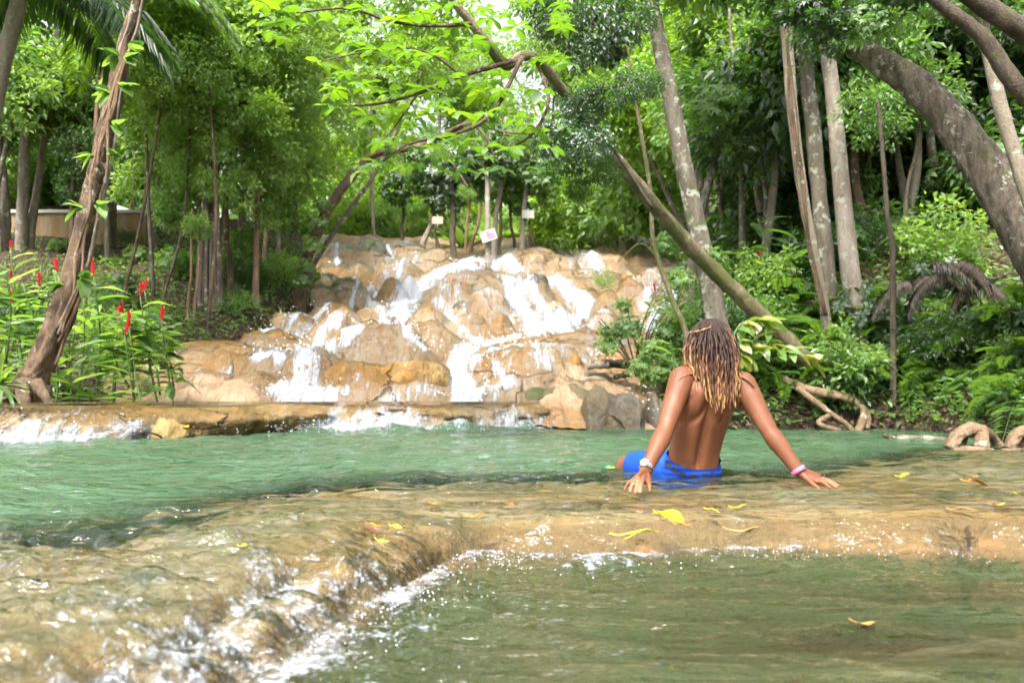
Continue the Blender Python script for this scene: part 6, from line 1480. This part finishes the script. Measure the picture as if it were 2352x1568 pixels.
LOGS = [((1384, 836, 11.6), (1458, 838, 11.9), 10, B_dark, 'black hollow log lying on the slabs left of the shrub'), ((1348, 842, 11.5), (1398, 838, 11.6), 8, B_pale, 'pale cut log end beside the black log'), ((1412, 866, 11.3), (1446, 860, 11.4), 6, B_dark, 'short dark log below the black log'), ((2030, 1000, 7.9), (2062, 1010, 7.7), 5, B_brown, 'thin tip of driftwood poking from the pool at the right'), ((2064, 1006, 7.6), (2172, 1012, 7.3), 8, B_grey, 'blotched driftwood log floating at the right')]
for (a, b, r, bk, lab) in LOGS:
    pa_, pb_ = at(*a), at(*b); lo = setp(empty('log', (pa_+pb_)/2), lab, 'log', 'logs by the water'); R = r/F*pa_.y
    Sx = spline(np.array([np.array(pa_), np.array((pa_+pb_)/2)+np.array([0, 0, R*.2]), np.array(pb_)]), 14)-np.array(lo.location)
    MB().tube(Sx, R*(1+.1*np.sin(np.arange(14))), 14, rough=.12).build('wood', bk, lo)
    e = unit(Sx[0]-Sx[1]); MB().tube(np.array([Sx[0]+e*.001, Sx[0]+e*.006]), [R*.72, R*.72], 12).build('end_grain', NT('end_grain').pbr((.03, .022, .015) if bk == B_dark else (.3, .24, .17), .9), lo, False)
M_root = bark_mat('root_bark', (.13, .085, .05), (.26, .18, .11), .35, .3)
def root_thing(lab, paths):
    b = at(*paths[0][0][:3]); r = setp(empty('exposed_root', b), lab, 'root', 'exposed roots of the right bank')
    for i, p_ in enumerate(paths): limb(r, 'root', p_, M_root, 12, 26, .2, i, 0, 8)
root_thing('arched stilt roots like a knuckle standing in the pool at the right', [[(2180, 1030, 6.5, 13), (2198, 1003, 6.5, 14), (2225, 985, 6.5, 15), (2250, 990, 6.5, 15), (2256, 1012, 6.45, 14), (2255, 1032, 6.4, 17)], [(2228, 985, 6.6, 13), (2262, 990, 6.7, 12), (2282, 1008, 6.8, 10), (2300, 1026, 6.8, 9)], [(2215, 990, 6.7, 10), (2210, 1010, 6.8, 9), (2206, 1026, 6.8, 9)], [(2190, 1036, 6.2, 7), (2230, 1035, 6.15, 11), (2280, 1037, 6.15, 8)]])
root_thing('second stilt root cut by the right edge', [[(2318, 1030, 6.4, 11), (2328, 1008, 6.4, 13), (2350, 990, 6.4, 14), (2385, 1000, 6.4, 13), (2390, 1030, 6.4, 12)], [(2345, 992, 6.5, 10), (2342, 1012, 6.5, 10), (2340, 1032, 6.5, 12)], [(2300, 1034, 6.2, 4), (2340, 1036, 6.2, 7), (2380, 1036, 6.2, 5)]])
root_thing('thick tangled roots at the waterline just right of the person', [[(1800, 870, 10.3, 9), (1850, 893, 10.1, 10), (1910, 905, 10.0, 10), (1958, 918, 9.95, 9), (1985, 945, 9.9, 9), (1978, 975, 9.85, 10), (1968, 992, 9.8, 9)], [(1830, 890, 10.1, 7), (1870, 920, 10.0, 7), (1910, 950, 9.9, 6), (1945, 975, 9.85, 6), (1960, 992, 9.8, 6)], [(1905, 955, 9.9, 6), (1880, 968, 9.85, 6), (1895, 980, 9.8, 6), (1930, 988, 9.8, 5)], [(1985, 940, 9.9, 6), (1996, 960, 9.85, 5), (1992, 985, 9.8, 5)]])
root_thing('thin forked root reaching down the bank below the ferns', [[(2110, 915, 9.9, 6), (2130, 940, 9.8, 6), (2150, 962, 9.7, 5), (2165, 985, 9.6, 5)], [(2215, 900, 9.6, 6), (2190, 930, 9.6, 6), (2175, 955, 9.6, 5), (2160, 992, 9.5, 5)], [(2185, 935, 9.6, 4), (2195, 960, 9.5, 3), (2190, 990, 9.4, 3)], [(2150, 962, 9.7, 3), (2140, 985, 9.6, 2.5)]])
